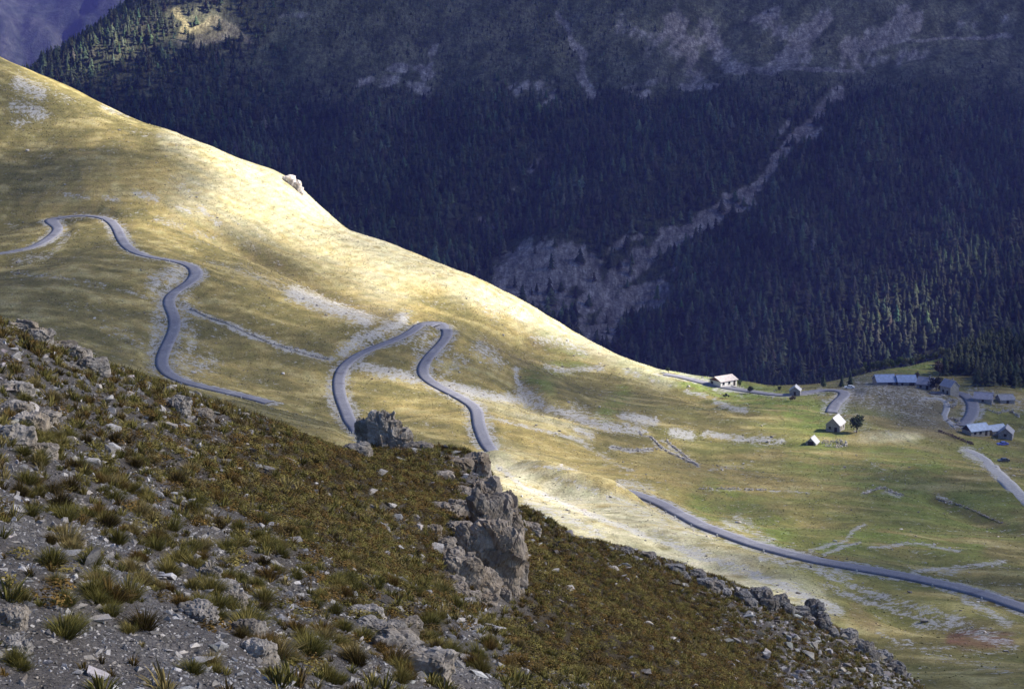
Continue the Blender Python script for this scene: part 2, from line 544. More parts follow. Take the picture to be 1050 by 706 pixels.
U = mid.u + 5.0 * fbm(mid.x, mid.y, 14, 3, 46) + 2.5 * fbm(mid.x, mid.y, 4, 2, 47)
V = mid.v + 2.2 * fbm(mid.x, mid.y, 12, 3, 48) + 1.0 * fbm(mid.x, mid.y, 4, 2, 49)
big = fbm(mid.x, mid.y, 90, 3, 41); med = fbm(mid.x + 0.4 * mid.y, mid.y * 2.2, 26, 4, 42); fine = fbm(mid.x, mid.y, 5, 4, 43); tiny = fbm(mid.x, mid.y, 2.2, 2, 44)
c = np.zeros(U.shape + (3,)) + GOLD
c = lerp(c, OLIVE, smooth(-0.30, 0.25, med + 0.7 * big) * 0.85)
c = lerp(c, STRAW, smooth(0.05, 0.5, -med + 0.5 * fine) * 0.55)
gr = smooth(560, 860, U) * smooth(360, 420, V) * (1 - 0.5 * smooth(560, 640, V))
c = lerp(c, GREEN * 0.85, np.clip(gr * smooth(-0.25, 0.35, fbm(mid.x, mid.y * 1.6, 45, 3, 45)) * 0.6, 0, 1))
GREENS = [([(640, 362), (690, 380), (740, 398), (790, 408), (838, 432), (850, 446)], 14, .9), ([(690, 382), (720, 392)], 6, .8), ([(875, 386), (930, 378), (990, 362)], 11, .95),
          ([(720, 515), (770, 525), (800, 545), (730, 505)], 14, .8), ([(850, 560), (900, 548), (1000, 560)], 10, .7), ([(900, 465), (960, 480)], 14, .6),
          ([(560, 345), (600, 368), (560, 380)], 9, .5), ([(395, 262), (415, 290)], 8, .4), ([(545, 385), (560, 400)], 9, .7), ([(580, 500), (610, 510)], 6, .7),
          ([(790, 620), (860, 650)], 10, .5), ([(820, 470), (960, 520), (1030, 530)], 16, .5), ([(640, 402), (620, 425)], 8, .6)]
for pts, w, s in GREENS:
    c = lerp(c, GREEN, brush(U, V, pts, w, 0.8) * s * smooth(-0.5, 0.2, fine + med))
DARKS = [([(60, 222), (100, 220), (130, 236)], 6, .6), ([(255, 258), (300, 285), (345, 312), (400, 326)], 11, .7), ([(500, 350), (560, 380)], 8, .6), ([(545, 352), (590, 352), (630, 366)], 7, .8),
         ([(725, 508), (745, 522), (800, 530)], 10, .6), ([(535, 395), (555, 415)], 9, .6), ([(895, 395), (950, 410), (960, 440)], 22, .5),
         ([(960, 512), (1000, 530), (1030, 540)], 5, .7), ([(850, 440), (940, 440), (980, 455)], 8, .3), ([(20, 205), (80, 200)], 9, .35)]
for pts, w, s in DARKS:
    c = lerp(c, EARTH_SHADE * np.array([.9, 1, .9]), brush(U, V, pts, w, 0.8) * s * smooth(-0.6, 0.2, fine + tiny))  # dark earth along gullies and hollows, with their shade painted in
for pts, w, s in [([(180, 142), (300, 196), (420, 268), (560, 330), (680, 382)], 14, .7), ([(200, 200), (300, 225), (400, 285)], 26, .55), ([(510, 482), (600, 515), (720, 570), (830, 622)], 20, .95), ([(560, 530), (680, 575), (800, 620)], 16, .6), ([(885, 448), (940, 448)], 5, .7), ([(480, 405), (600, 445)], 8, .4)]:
    c = lerp(c, np.array([0.52, 0.48, 0.35]), brush(U, V, pts, w, 0.9) * s * smooth(-1.1, 0.4, fine + med))  # sunlit strips painted paler, their brightness put into the ground colour
# pale scree, bare limestone and worn paths
SCREES = [([(20, 85), (40, 95)], 9, .8), ([(16, 108), (45, 118)], 7, .8), ([(14, 126), (30, 124)], 4, .7), ([(58, 96), (70, 102)], 4, .5),
          ([(105, 110), (140, 118)], 4, .6), ([(65, 198), (90, 203)], 2.5, .7), ([(105, 202), (122, 206)], 3, .7), ([(140, 198), (160, 204)], 3.5, .8), ([(175, 185), (200, 198)], 5, .5),
          ([(182, 212), (196, 217)], 2.5, .8), ([(205, 214), (224, 228)], 4, .7), ([(200, 240), (222, 244)], 3, .6), ([(160, 224), (185, 232)], 3.5, .6), ([(240, 208), (260, 212)], 3, .4),
          ([(300, 300), (330, 312), (375, 328)], 8, .95), ([(245, 275), (300, 300)], 5, .5), ([(215, 268), (280, 290), (330, 306)], 3, .5), ([(376, 322), (404, 334)], 4, .6),
          ([(160, 290), (182, 280), (172, 300), (164, 335), (160, 372)], 11, .8), ([(192, 292), (186, 320), (195, 350), (186, 375), (215, 372)], 12, .6), ([(110, 335), (140, 350), (155, 360)], 6, .5),
          ([(188, 314), (215, 326), (250, 340), (290, 356), (340, 369)], 3.4, .95), ([(14, 280), (60, 284), (110, 293), (150, 305)], 2.2, .6), ([(14, 268), (50, 262), (70, 240)], 3.5, .6),
          ([(340, 395), (336, 405), (344, 425)], 4, .8), ([(352, 360), (370, 348), (405, 335), (415, 325)], 7, .9), ([(365, 375), (395, 382), (425, 388)], 6, .9), ([(405, 350), (430, 342), (440, 345), (430, 360)], 7, .7), ([(446, 380), (460, 360), (475, 372)], 9, .5),
          ([(456, 360), (470, 375), (440, 395)], 5, .6), ([(490, 355), (510, 370)], 8, .7), ([(495, 312), (508, 322)], 6, .6), ([(525, 320), (540, 326)], 4, .7), ([(548, 347), (580, 352), (600, 362)], 5, .6), ([(560, 376), (580, 380), (618, 377)], 3, .8), ([(530, 378), (533, 405)], 3, .9),
          ([(448, 392), (500, 405), (540, 411), (580, 424), (620, 437), (660, 441)], 4.5, .95), ([(535, 405), (550, 413)], 9, .9), ([(590, 420), (620, 432)], 7, .6), ([(640, 427), (670, 432)], 5, 1), ([(690, 443), (708, 446)], 5, .95), ([(725, 444), (760, 450), (800, 452)], 3.5, .9),
          ([(500, 428), (545, 438), (595, 452)], 2.0, .8), ([(590, 440), (606, 447)], 4, .8), ([(600, 455), (625, 472), (650, 485)], 3, .6), ([(628, 458), (648, 462), (670, 461)], 2.0, 1), ([(655, 442), (680, 460), (712, 474)], 1.8, .8), ([(680, 452), (705, 470), (716, 478)], 2.2, .8), ([(730, 481), (770, 476)], 1.6, .6),
          ([(550, 478), (590, 480)], 2.4, .7), ([(635, 495), (665, 500)], 5, .7), ([(720, 501), (780, 502), (830, 505)], 1.3, .7), ([(745, 535), (775, 545), (790, 556)], 5, .7), ([(755, 530), (770, 536)], 4, .7),
          ([(704, 401), (725, 406)], 2.5, .8), ([(733, 411), (752, 419), (764, 421)], 3, .9), ([(640, 380), (655, 385)], 3, .7), ([(668, 388), (675, 391)], 2.4, .7), ([(700, 385), (735, 393), (760, 402)], 5, .7), ([(735, 398), (760, 400)], 4, .8), ([(790, 405), (812, 407)], 2.5, .6),
          ([(832, 564), (868, 553), (874, 545), (886, 537)], 1.8, .9), ([(846, 568), (860, 562), (880, 556)], 1.8, .9), ([(892, 561), (920, 559), (942, 556), (985, 566)], 1.5, .9), ([(935, 585), (975, 583), (1000, 579), (1030, 575)], 2.0, .9), ([(965, 588), (985, 584)], 3.5, .7),
          ([(840, 400), (845, 412), (852, 420)], 4, .7), ([(870, 405), (890, 400), (930, 420)], 11, .45), ([(880, 395), (900, 398)], 6, .6), ([(890, 415), (930, 432)], 6, .4),
          ([(948, 408), (965, 409), (972, 418), (968, 428), (980, 438)], 2.2, .9), ([(990, 462), (1008, 472), (1022, 485), (1036, 498)], 5, .95), ([(1010, 475), (1030, 490)], 7, .6), ([(1005, 408), (1037, 415)], 8, .55),
          ([(510, 478), (540, 500), (600, 525), (650, 545), (720, 570)], 2.8, .9), ([(540, 515), (580, 530), (615, 546)], 6, .7), ([(620, 505), (660, 520), (700, 538)], 3, .5), ([(570, 490), (640, 516), (690, 540), (730, 552)], 5, .55),
          ([(700, 562), (760, 584), (800, 600), (840, 618), (860, 626)], 5, .9), ([(780, 572), (830, 582), (870, 590)], 4, .7), ([(840, 585), (880, 603), (910, 612)], 3.5, .9), ([(845, 600), (900, 620), (960, 640)], 3, .8), ([(890, 610), (940, 622), (985, 636)], 5, .7), ([(940, 640), (980, 640), (1037, 660)], 7, .7),
          ([(990, 615), (1037, 640)], 5, .8), ([(900, 650), (960, 670), (1037, 690)], 5, .5), ([(670, 545), (700, 560)], 4, .5), ([(895, 475), (910, 490)], 5, .4), ([(905, 505), (925, 508)], 2, .8), ([(960, 510), (975, 514)], 3, .8), ([(885, 505), (900, 500)], 1.5, .7)]
scree = np.zeros(U.shape)
brk = 0.8 * fine + 0.7 * tiny + 0.5 * med
for pts, w, s in SCREES:
    m = brush(U, V, pts, w * 1.15, 0.95)
    scree = np.maximum(scree, (m > 0.02) * np.clip(m * s + 0.16 * brk, 0, 1))
for pts, w, s in [([(975, 655), (1000, 650), (1037, 655)], 6, .9), ([(985, 662), (1020, 660)], 5, .7), ([(875, 625), (895, 640)], 7, .35)]:
    c = lerp(c, RUST, brush(U, V, pts, w, 0.6) * s * smooth(-0.5, 0.1, fine))
scree = np.maximum(scree, 0.34 * smooth(0.0, 0.7, 0.6 * fine + med + 0.3 * tiny) + 0.14)
for pts, w, s in [([(872, 404), (905, 400), (945, 410)], 13, .62), ([(885, 412), (920, 420), (955, 432)], 9, .5), ([(862, 420), (885, 436)], 9, .5), ([(900, 396), (955, 400)], 6, .5), ([(1000, 402), (1060, 420)], 10, .6)]:
    scree = np.maximum(scree, brush(U, V, pts, w, .9) * s)
c = lerp(c, np.array([0.20, 0.175, 0.13]), brush(U, V, [(880, 400), (930, 410), (965, 425)], 20, .8) * .6)
# cut banks and gravel verges along the road
kd = carve_d - carve_w
bank = (1 - smooth(1.0, 4.5, kd)) * smooth(-0.45, 0.25, brk + 0.25)
scree = np.maximum(scree, np.where(carve_d < 1e8, np.clip(bank, 0, 1) * 0.80, 0))
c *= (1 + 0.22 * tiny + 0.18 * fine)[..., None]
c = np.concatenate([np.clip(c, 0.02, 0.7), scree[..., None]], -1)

M = Mat('hillside grass and scree', 0.95, 0.1)
at_ = M.node('ShaderNodeAttribute', attribute_name='tint')
n1 = M.noise(1.5, 6, 0.8); n2 = M.noise(0.22, 4, 0.6); n3 = M.noise(0.55, 8, 0.82); n4 = M.noise(2.6, 3, 0.8)
colr = M.mix(at_.outputs['Color'], M.ramp(n1, [(0.30, 0.45), (0.5, 1.0), (0.68, 1.45)]), 1.0, 'MULTIPLY')
colr = M.mix(colr, M.ramp(n2, [(0.3, (0.82, 0.86, 0.76)), (0.7, (1.15, 1.1, 1.04))]), 1.0, 'MULTIPLY')
wv = M.node('ShaderNodeTexWave', wave_type='BANDS', bands_direction='Z'); wv.inputs['Scale'].default_value = 0.16; wv.inputs['Distortion'].default_value = 6.0; wv.inputs['Detail'].default_value = 4.0; wv.inputs['Detail Scale'].default_value = 0.25
M.l.new(M.pos(), wv.inputs['Vector'])
colr = M.mix(colr, M.ramp(wv.outputs['Fac'], [(0.0, 0.87), (0.4, 1.0), (1.0, 1.03)]), 1.0, 'MULTIPLY')
sm = M.node('ShaderNodeMath', operation='MULTIPLY_ADD'); M.l.new(n3, sm.inputs[0]); sm.inputs[1].default_value = 4.5; M.l.new(at_.outputs['Alpha'], sm.inputs[2])
rock = M.ramp(n4, [(0.30, (0.17, 0.16, 0.15)), (0.48, (0.40, 0.385, 0.37)), (0.7, (0.58, 0.56, 0.54))])
colr = M.mix(colr, rock, M.ramp(sm.outputs[0], [(0.0, 0.0), (0.30, 0.0), (0.33, 0.85), (1.0, 0.92)]))
for e_, p_ in zip(M.n[[k.name for k in M.n if k.type == 'VALTORGB'][-1]].color_ramp.elements, (0.0, 0.572, 0.602, 1.0)):
    e_.position = p_
sm2 = M.node('ShaderNodeMath', operation='MULTIPLY'); sm2.inputs[1].default_value = 0.2
for l_ in list(M.l):
    if l_.from_node == sm and l_.to_node.type == 'VALTORGB':
        to = l_.to_socket; M.l.remove(l_); M.l.new(sm.outputs[0], sm2.inputs[0]); M.l.new(sm2.outputs[0], to)
M_HILL = M.out(colr, n1, 0.8, 0.35)
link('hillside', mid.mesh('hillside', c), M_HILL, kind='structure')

# ------------------------------------------------------------------ far mountainside
CLEAR = [([(530, 278), (560, 268), (600, 275)], 17, .9), ([(520, 285), (545, 300), (570, 305)], 13, .9), ([(545, 258), (560, 262)], 8, .7), ([(610, 335), (640, 312), (675, 300)], 11, .85), ([(622, 342), (612, 330)], 7, .9),
         ([(600, 312), (640, 280), (668, 257), (692, 242)], 8, .9), ([(690, 245), (730, 222), (765, 202)], 7, .95), ([(765, 205), (800, 160), (845, 110), (862, 95)], 4.5, .8), ([(600, 268), (640, 250), (680, 235)], 5, .6), ([(790, 140), (806, 130)], 6, .6), ([(825, 142), (840, 134)], 6, .6), ([(700, 270), (690, 290)], 6, .5),
         ([(560, 160), (540, 178), (528, 195)], 5, .5), ([(610, 145), (640, 140)], 4, .4), ([(625, 165), (632, 155)], 2.5, .7), ([(495, 222), (505, 230)], 3, .7),
         ([(372, 88), (410, 82), (440, 92)], 7, .6), ([(400, 70), (438, 70), (446, 45)], 5, .7), ([(432, 70), (440, 78)], 5, .9), ([(420, 35), (446, 45), (444, 62)], 4, .5), ([(530, 90), (565, 88), (560, 105)], 9, .6), ([(500, 105), (520, 90)], 5, .4),
         ([(574, 15), (590, 40), (598, 60), (606, 100)], 3.5, .8), ([(592, 75), (604, 92)], 5, .7), ([(640, 30), (660, 55), (690, 40)], 16, .55), ([(690, 18), (700, 50), (715, 75)], 14, .7), ([(640, 95), (660, 85), (680, 80)], 6, .6), ([(655, 100), (665, 97)], 3, .9),
         ([(720, 25), (740, 55)], 12, .7), ([(770, 20), (790, 15), (800, 35)], 10, .7), ([(805, 60), (830, 35), (845, 22)], 11, .8), ([(870, 55), (900, 40), (935, 20)], 13, .8), ([(740, 70), (790, 72), (830, 60)], 7, .7), ([(870, 65), (900, 62), (960, 55)], 8, .6),
         ([(960, 30), (1037, 20)], 8, .5), ([(700, 90), (730, 88)], 3, .9), ([(770, 68), (870, 72)], 1.6, 1), ([(866, 50), (874, 58), (882, 72)], 1.8, 1), ([(868, 48), (940, 42), (1037, 37)], 1.6, .9), ([(560, 130), (610, 145)], 4, .35),
         ([(180, 12), (190, 30), (188, 42)], 4, 1), ([(200, 32), (225, 22), (240, 34), (205, 42)], 6, .9), ([(245, 38), (255, 42)], 4, .7), ([(270, 20), (330, 15)], 5, .5), ([(255, 30), (300, 30), (370, 40)], 9, .3),
         ([(880, 360), (910, 352), (935, 350)], 6, .4), ([(1000, 262), (1020, 256)], 5, .4)]
U2, V2 = far.u, far.v
fn = fbm(far.x - .25 * far.y, far.y * .38, 22, 4, 51); fn2 = fbm(far.x, far.y, 70, 3, 52)
fn3 = fbm(far.x, far.y, 45, 3, 53); fn4 = fbm(far.x, far.y, 45, 3, 54); fn5 = fbm(far.x - .3 * far.y, far.y * .25, 9, 3, 55)
c2 = np.zeros(U2.shape + (3,)) + np.array([0.055, 0.06, 0.03])
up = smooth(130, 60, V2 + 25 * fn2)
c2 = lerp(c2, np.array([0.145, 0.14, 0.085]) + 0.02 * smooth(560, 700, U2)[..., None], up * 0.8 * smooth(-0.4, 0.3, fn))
clear = np.zeros(U2.shape)
for pts, w, s in CLEAR:
    m = brush(U2 + 9 * fn3 + 5 * fn, V2 + 6 * fn4 + 3 * fn, pts, w * (1.6 if pts[0][1] > 120 else 1.3), 0.95)
    m = (m > 0.02) * smooth(0.25, 1.0, m * s + 0.32 * fn + 0.25 * fn5)
    clear = np.maximum(clear, m)
pal = np.array([0.235, 0.208, 0.205])
cpal = pal[None, None] * np.clip(1 + 0.75 * fn5 + 0.5 * fn, .3, 1.8)[..., None]
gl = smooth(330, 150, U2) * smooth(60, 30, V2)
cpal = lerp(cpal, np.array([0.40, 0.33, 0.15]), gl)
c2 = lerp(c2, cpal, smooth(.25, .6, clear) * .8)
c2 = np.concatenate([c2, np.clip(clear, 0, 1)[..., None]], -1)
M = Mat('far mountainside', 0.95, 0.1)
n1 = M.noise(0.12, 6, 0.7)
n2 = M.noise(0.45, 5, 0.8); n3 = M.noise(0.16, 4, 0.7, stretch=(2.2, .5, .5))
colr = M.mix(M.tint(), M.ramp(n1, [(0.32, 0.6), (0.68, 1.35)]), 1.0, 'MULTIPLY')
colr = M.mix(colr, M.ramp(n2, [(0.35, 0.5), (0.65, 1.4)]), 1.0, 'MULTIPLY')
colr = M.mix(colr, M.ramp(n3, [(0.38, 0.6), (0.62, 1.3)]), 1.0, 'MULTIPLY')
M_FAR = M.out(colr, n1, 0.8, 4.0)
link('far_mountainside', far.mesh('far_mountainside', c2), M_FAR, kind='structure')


def grid_at(S, A, x, y):
    fi = np.interp(y, S.Y, np.arange(len(S.Y))); fj = np.interp(x / y, S.t, np.arange(len(S.t)))
    return A[np.clip(np.round(fi).astype(int), 0, len(S.Y) - 1), np.clip(np.round(fj).astype(int), 0, len(S.t) - 1)]


# ------------------------------------------------------------------ blue mountain at the end of the valley
gx, gy = np.meshgrid(np.linspace(-2400, 300, 260), np.linspace(3500, 6300, 260))
gz = -700 + 1250 * smooth(3500, 6000, gy) + 120 * fbm(gx, gy, 700, 5, 61) + 150 * np.abs(fbm(gx + gy * .3, gy * 0.5, 320, 5, 62))
k = np.arange(gx.size).reshape(gx.shape)
f = np.stack([k[:-1, :-1], k[:-1, 1:], k[1:, 1:], k[1:, :-1]], -1).reshape(-1, 4)
M = Mat('distant mountain', 0.95, 0.1)
n1 = M.noise(0.01, 7, 0.75, stretch=(1, .4, .4)); n2 = M.noise(0.05, 5, 0.8)
colr = M.mix(M.ramp(n1, [(0.45, (0.010, 0.014, 0.012)), (0.65, (0.032, 0.032, 0.032))]), M.ramp(n2, [(0.35, 0.35), (0.65, 1.6)]), 1.0, 'MULTIPLY')
link('distant_mountain', mesh_np('distant_mountain', np.stack([gx, gy, gz], -1).reshape(-1, 3), f), M.out(colr, n2, 0.5, 20), kind='structure')

# ------------------------------------------------------------------ foreground ground
U3, V3 = near.u, near.v
fa = fbm(near.x, near.y, 7, 4, 71); fb = fbm(near.x, near.y, 1.3, 4, 72)
HEATH = [([(30, 380), (120, 460), (220, 560), (300, 640)], 70, .24), ([(300, 475), (360, 480), (430, 500), (440, 545)], 38, 1), ([(250, 470), (330, 520), (390, 570)], 34, .8), ([(550, 580), (620, 610), (700, 640)], 42, 1), ([(560, 660), (640, 670), (760, 690)], 42, 1), ([(540, 560), (560, 600)], 20, .9),
         ([(150, 440), (250, 500), (330, 560), (400, 620)], 45, .55), ([(780, 640), (860, 680)], 32, .45), ([(20, 590), (60, 640)], 60, .25), ([(400, 560), (450, 620)], 25, .5)]
heath = np.zeros(U3.shape)
for pts, w, s in HEATH:
    heath = np.maximum(heath, brush(U3, V3, pts, w, 0.7) * s)
c3 = np.zeros(U3.shape + (3,)) + np.array([0.160, 0.140, 0.128])
c3 = lerp(c3, np.array([0.24, 0.222, 0.212]), smooth(0.0, 0.5, fa))
c3 = lerp(c3, np.array([0.11, 0.092, 0.08]), smooth(0.05, 0.5, -fa + 0.4 * fb) * 0.7)
c3 = lerp(c3, np.array([0.06, 0.042, 0.016]), np.clip(heath * smooth(-0.5, 0.1, fb + 0.5 * fa + heath * 0.5), 0, 1) * 0.85)
M = Mat('stony ground', 0.95, 0.15)
n1 = M.noise(4.0, 7, 0.8); n2 = M.noise(14.0, 4, 0.8)
vo = M.node('ShaderNodeTexVoronoi'); vo.inputs['Scale'].default_value = 6.0; M.l.new(M.pos(), vo.inputs['Vector'])
colr = M.mix(M.tint(), M.ramp(n1, [(0.3, 0.6), (0.7, 1.35)]), 1.0, 'MULTIPLY')
colr = M.mix(colr, M.ramp(vo.outputs['Distance'], [(0.0, 1.25), (0.5, 0.85)]), 0.6, 'MULTIPLY')
colr = M.mix(colr, M.ramp(n2, [(0.3, 0.75), (0.7, 1.2)]), 1.0, 'MULTIPLY')
vb = M.node('ShaderNodeTexVoronoi'); vb.inputs['Scale'].default_value = 17.0; M.l.new(M.pos(), vb.inputs['Vector'])
colr = M.mix(colr, M.ramp(vb.outputs['Color'], [(0.0, 0.6), (1.0, 1.4)]), 0.7, 'MULTIPLY')
hb = M.node('ShaderNodeMath', operation='MULTIPLY_ADD'); M.l.new(vb.outputs['Distance'], hb.inputs[0]); hb.inputs[1].default_value = -0.5; M.l.new(n1, hb.inputs[2])
M_NEAR = M.out(colr, hb.outputs[0], 0.9, 0.12)
link('foreground_slope', near.mesh('foreground_slope', c3), M_NEAR, kind='structure')
# ------------------------------------------------------------------ object helpers
def thing(name, label, cat, loc=(0, 0, 0), rotz=0.0, group=None):
    o = bpy.data.objects.new(name, None); COL.objects.link(o)
    o.empty_display_size = 0.3
    o.location = loc; o.rotation_euler = (0, 0, rotz)
    o['label'] = label; o['category'] = cat
    if group:
        o['group'] = group
    return o


def tag(o, label, cat, group=None):
    o['label'] = label; o['category'] = cat
    if group:
        o['group'] = group
    return o


class B:
    """collects boxes, prisms and tubes into one mesh"""
    def __init__(self):
        self.V = []; self.Fs = []

    def add(self, V, Fs):
        o = len(self.V)
        self.V += [tuple(map(float, p)) for p in V]; self.Fs += [tuple(i + o for i in f) for f in Fs]
        return self

    def box(self, x0, x1, y0, y1, z0, z1, tilt=0.0):
        V = [(x0, y0, z0), (x1, y0, z0), (x1, y1, z0), (x0, y1, z0), (x0, y0, z1), (x1, y0, z1), (x1, y1, z1), (x0, y1, z1)]
        return self.add(V, [(3, 2, 1, 0), (4, 5, 6, 7), (0, 1, 5, 4), (1, 2, 6, 5), (2, 3, 7, 6), (3, 0, 4, 7)])

    def prism(self, poly, axis, a, b):
        """polygon of (p,q) pushed along axis x or y from a to b"""
        n = len(poly)
        f = (lambda t, p, q: (t, p, q)) if axis == 'x' else (lambda t, p, q: (p, t, q))
        V = [f(a, p, q) for p, q in poly] + [f(b, p, q) for p, q in poly]
        Fs = [tuple(range(n))[::-1], tuple(range(n, 2 * n))] + [(i, (i + 1) % n, n + (i + 1) % n, n + i) for i in range(n)]
        return self.add(V, Fs)

    def tube(self, p, q, r0, r1=None, n=8, caps=True):
        r1 = r0 if r1 is None else r1
        p = Vector(p); q = Vector(q); d = (q - p).normalized()
        a = d.orthogonal().normalized(); b = d.cross(a)
        V = [p + (a * math.cos(t) + b * math.sin(t)) * r0 for t in [2 * math.pi * i / n for i in range(n)]]
        V += [q + (a * math.cos(t) + b * math.sin(t)) * r1 for t in [2 * math.pi * i / n for i in range(n)]]
        Fs = [(i, (i + 1) % n, n + (i + 1) % n, n + i) for i in range(n)]
        if caps:
            Fs += [tuple(range(n))[::-1], tuple(range(n, 2 * n))]
        return self.add(V, Fs)

    def mesh(self, name, bevel=0.0):
        me = bpy.data.meshes.new(name); me.from_pydata(self.V, [], self.Fs); me.update()
        bm = bmesh.new(); bm.from_mesh(me)
        bmesh.ops.recalc_face_normals(bm, faces=bm.faces)
        if bevel:
            bmesh.ops.bevel(bm, geom=list(bm.edges), offset=bevel, segments=1, affect='EDGES', clamp_overlap=True)
        bm.to_mesh(me); bm.free()
        return me

    def part(self, name, mat, parent, label=None, bevel=0.0):
        return link(name, self.mesh(name, bevel), mat, parent, label=label)


def merge(variants, which, pos, scale, rotz, tint, tilt=None):
    """one mesh of many small copies: returns vertices, triangles, colours"""
    Vs, Fs_, Cs = [], [], []
    off = 0
    which = np.asarray(which)
    for k, (V, Fv, C) in enumerate(variants):
        s = np.where(which == k)[0]
        if not len(s):
            continue
        ca, sa = np.cos(rotz[s]), np.sin(rotz[s])
        P = V[None] * scale[s][:, None, :]
        if tilt is not None:
            ct, st = np.cos(tilt[s])[:, None], np.sin(tilt[s])[:, None]
            P = np.stack([P[..., 0] * ct + P[..., 2] * st, P[..., 1], -P[..., 0] * st + P[..., 2] * ct], -1)
        Q = np.stack([P[..., 0] * ca[:, None] - P[..., 1] * sa[:, None], P[..., 0] * sa[:, None] + P[..., 1] * ca[:, None], P[..., 2]], -1) + pos[s][:, None, :]
        Vs.append(Q.reshape(-1, 3)); Cs.append((C[None] * tint[s][:, None, :]).reshape(-1, 3))
        Fs_.append((Fv[None] + (np.arange(len(s)) * len(V))[:, None, None]).reshape(-1, 3) + off)
        off += len(s) * len(V)
    return np.concatenate(Vs), np.concatenate(Fs_), np.concatenate(Cs)


# ------------------------------------------------------------------ trees
def conifer(seed, tiers=6, seg=9, slim=0.19):
    r = np.random.default_rng(seed)
    V, Fv, C = [], [], []
    for i in range(5):
        a = 2 * math.pi * i / 5
        V.append((0.018 * math.cos(a), 0.018 * math.sin(a), -0.06)); C.append((0.9, 0.7, 0.7))
    V.append((0, 0, 0.4)); C.append((0.9, 0.7, 0.7))
    for i in range(5):
        Fv.append((i, (i + 1) % 5, 5))
    lean = r.normal(0, 0.01, 2)
    for k in range(tiers):
        t = k / tiers
        z0 = 0.07 + 0.86 * t; z1 = min(1.0, z0 + 0.30 - 0.10 * t)
        R = slim * (1 - t) ** 0.8 * r.uniform(0.85, 1.15) + 0.012
        o = len(V); s0 = r.uniform(0, 6.28); sh = r.uniform(0.75, 1.25)
        cx, cy = r.normal(0, 0.012, 2)
        V.append((cx * .5 + lean[0] * z1 * 3, cy * .5 + lean[1] * z1 * 3, z1)); C.append((sh * 1.15,) * 3)
        for i in range(seg):
            a = s0 + 2 * math.pi * i / seg
            q = R * (r.uniform(0.8, 1.25) if i % 2 else r.uniform(0.45, 0.75))
            V.append((cx + q * math.cos(a), cy + q * math.sin(a), z0 + (r.uniform(-0.045, 0.0) if i % 2 else r.uniform(0.02, 0.05))))
            C.append((sh * r.uniform(0.75, 1.2),) * 3)
        for i in range(seg):
            Fv.append((o, o + 1 + i, o + 1 + (i + 1) % seg))
    return np.array(V), np.array(Fv), np.array(C)


def leafy(seed, lobes=7, n=420, wide=0.42, leaf=0.055):
    r = np.random.default_rng(seed)
    V, Fv, C = [], [], []
    cs = [(r.uniform(-.5, .5) * wide, r.uniform(-.5, .5) * wide, r.uniform(0.38, 0.82), r.uniform(0.14, 0.26)) for _ in range(lobes)]
    for j in range(n):
        x, y, z, R = cs[j % lobes]
        d = r.normal(size=3); d /= np.linalg.norm(d)
        p = np.array((x, y, z)) + d * R * r.uniform(0.55, 1.08)
        a = r.normal(size=3); a /= np.linalg.norm(a); b = np.cross(a, d); b /= np.linalg.norm(b) + 1e-9
        s = leaf * r.uniform(0.6, 1.4); o = len(V); g = r.uniform(0.7, 1.3)
        V += [p + a * s, p - a * s * .5 + b * s * .8, p - a * s * .5 - b * s * .8]; C += [(g, g, g)] * 3
        Fv.append((o, o + 1, o + 2))
    return np.array(V), np.array(Fv), np.array(C)


M = Mat('needle foliage', 0.85, 0.1)
oi = M.node('ShaderNodeObjectInfo').outputs['Random']
M_NEEDLE = M.out(M.mix(M.tint(), M.ramp(oi, [(0.0, (0.75, 0.85, 0.8)), (1.0, (1.25, 1.15, 1.1))]), 1.0, 'MULTIPLY'))
M = Mat('leaf foliage', 0.8, 0.1)
M_LEAF = M.out(M.mix(M.tint(), M.ramp(M.noise(0.7, 3, 0.6), [(0.3, 0.75), (0.7, 1.25)]), 1.0, 'MULTIPLY'))
M_BARK = simple('bark', (0.11, 0.085, 0.065), 0.3, 6)

CON = [conifer(100 + i, tiers=int(rng.integers(4, 8)), slim=float(rng.uniform(0.20, 0.30) if i < 8 else rng.uniform(.30, .40))) for i in range(14)]
# forest positions: jittered grid over the far mountainside
sp = 6.6
gx_, gy_ = np.meshgrid(np.arange(-760, 760, sp), np.arange(1440, 2520, sp))
tx = (gx_ + rng.uniform(-.5, .5, gx_.shape) * sp).ravel(); ty = (gy_ + rng.uniform(-.5, .5, gx_.shape) * sp).ravel()
tz = far.ground(tx, ty)
tu, tv = project(tx, ty, tz)
cl = grid_at(far, clear, tx, ty)
nz = fbm(tx, ty, 60, 4, 95)
upper = smooth(125, 70, tv + 18 * nz) * smooth(200, 330, tu)
dens = 0.93 - 0.22 * upper - 0.62 * smooth(95, 60, tv + 12 * nz) * smooth(610, 690, tu) - 0.6 * smooth(0.0, 0.4, nz) * upper - 0.5 * smooth(0.25, 0.5, fbm(tx, ty, 35, 3, 97))
mead = smooth(30, 12, tv) * smooth(330, 160, tu) * .3
keep = (tu > -90) & (tu < 1140) & (tv > -60) & (tv < 470) & (rng.random(len(tx)) < dens * np.where(cl < 0.3, 1 - cl, 0.07) - mead)
tx, ty, tz, tu, tv, upper = (a[keep] for a in (tx, ty, tz, tu, tv, upper))
th = (6 + 9 * rng.random(len(tx)) ** 1.4) * (1 - 0.6 * upper) * (1 + 0.25 * smooth(200, 380, tv))
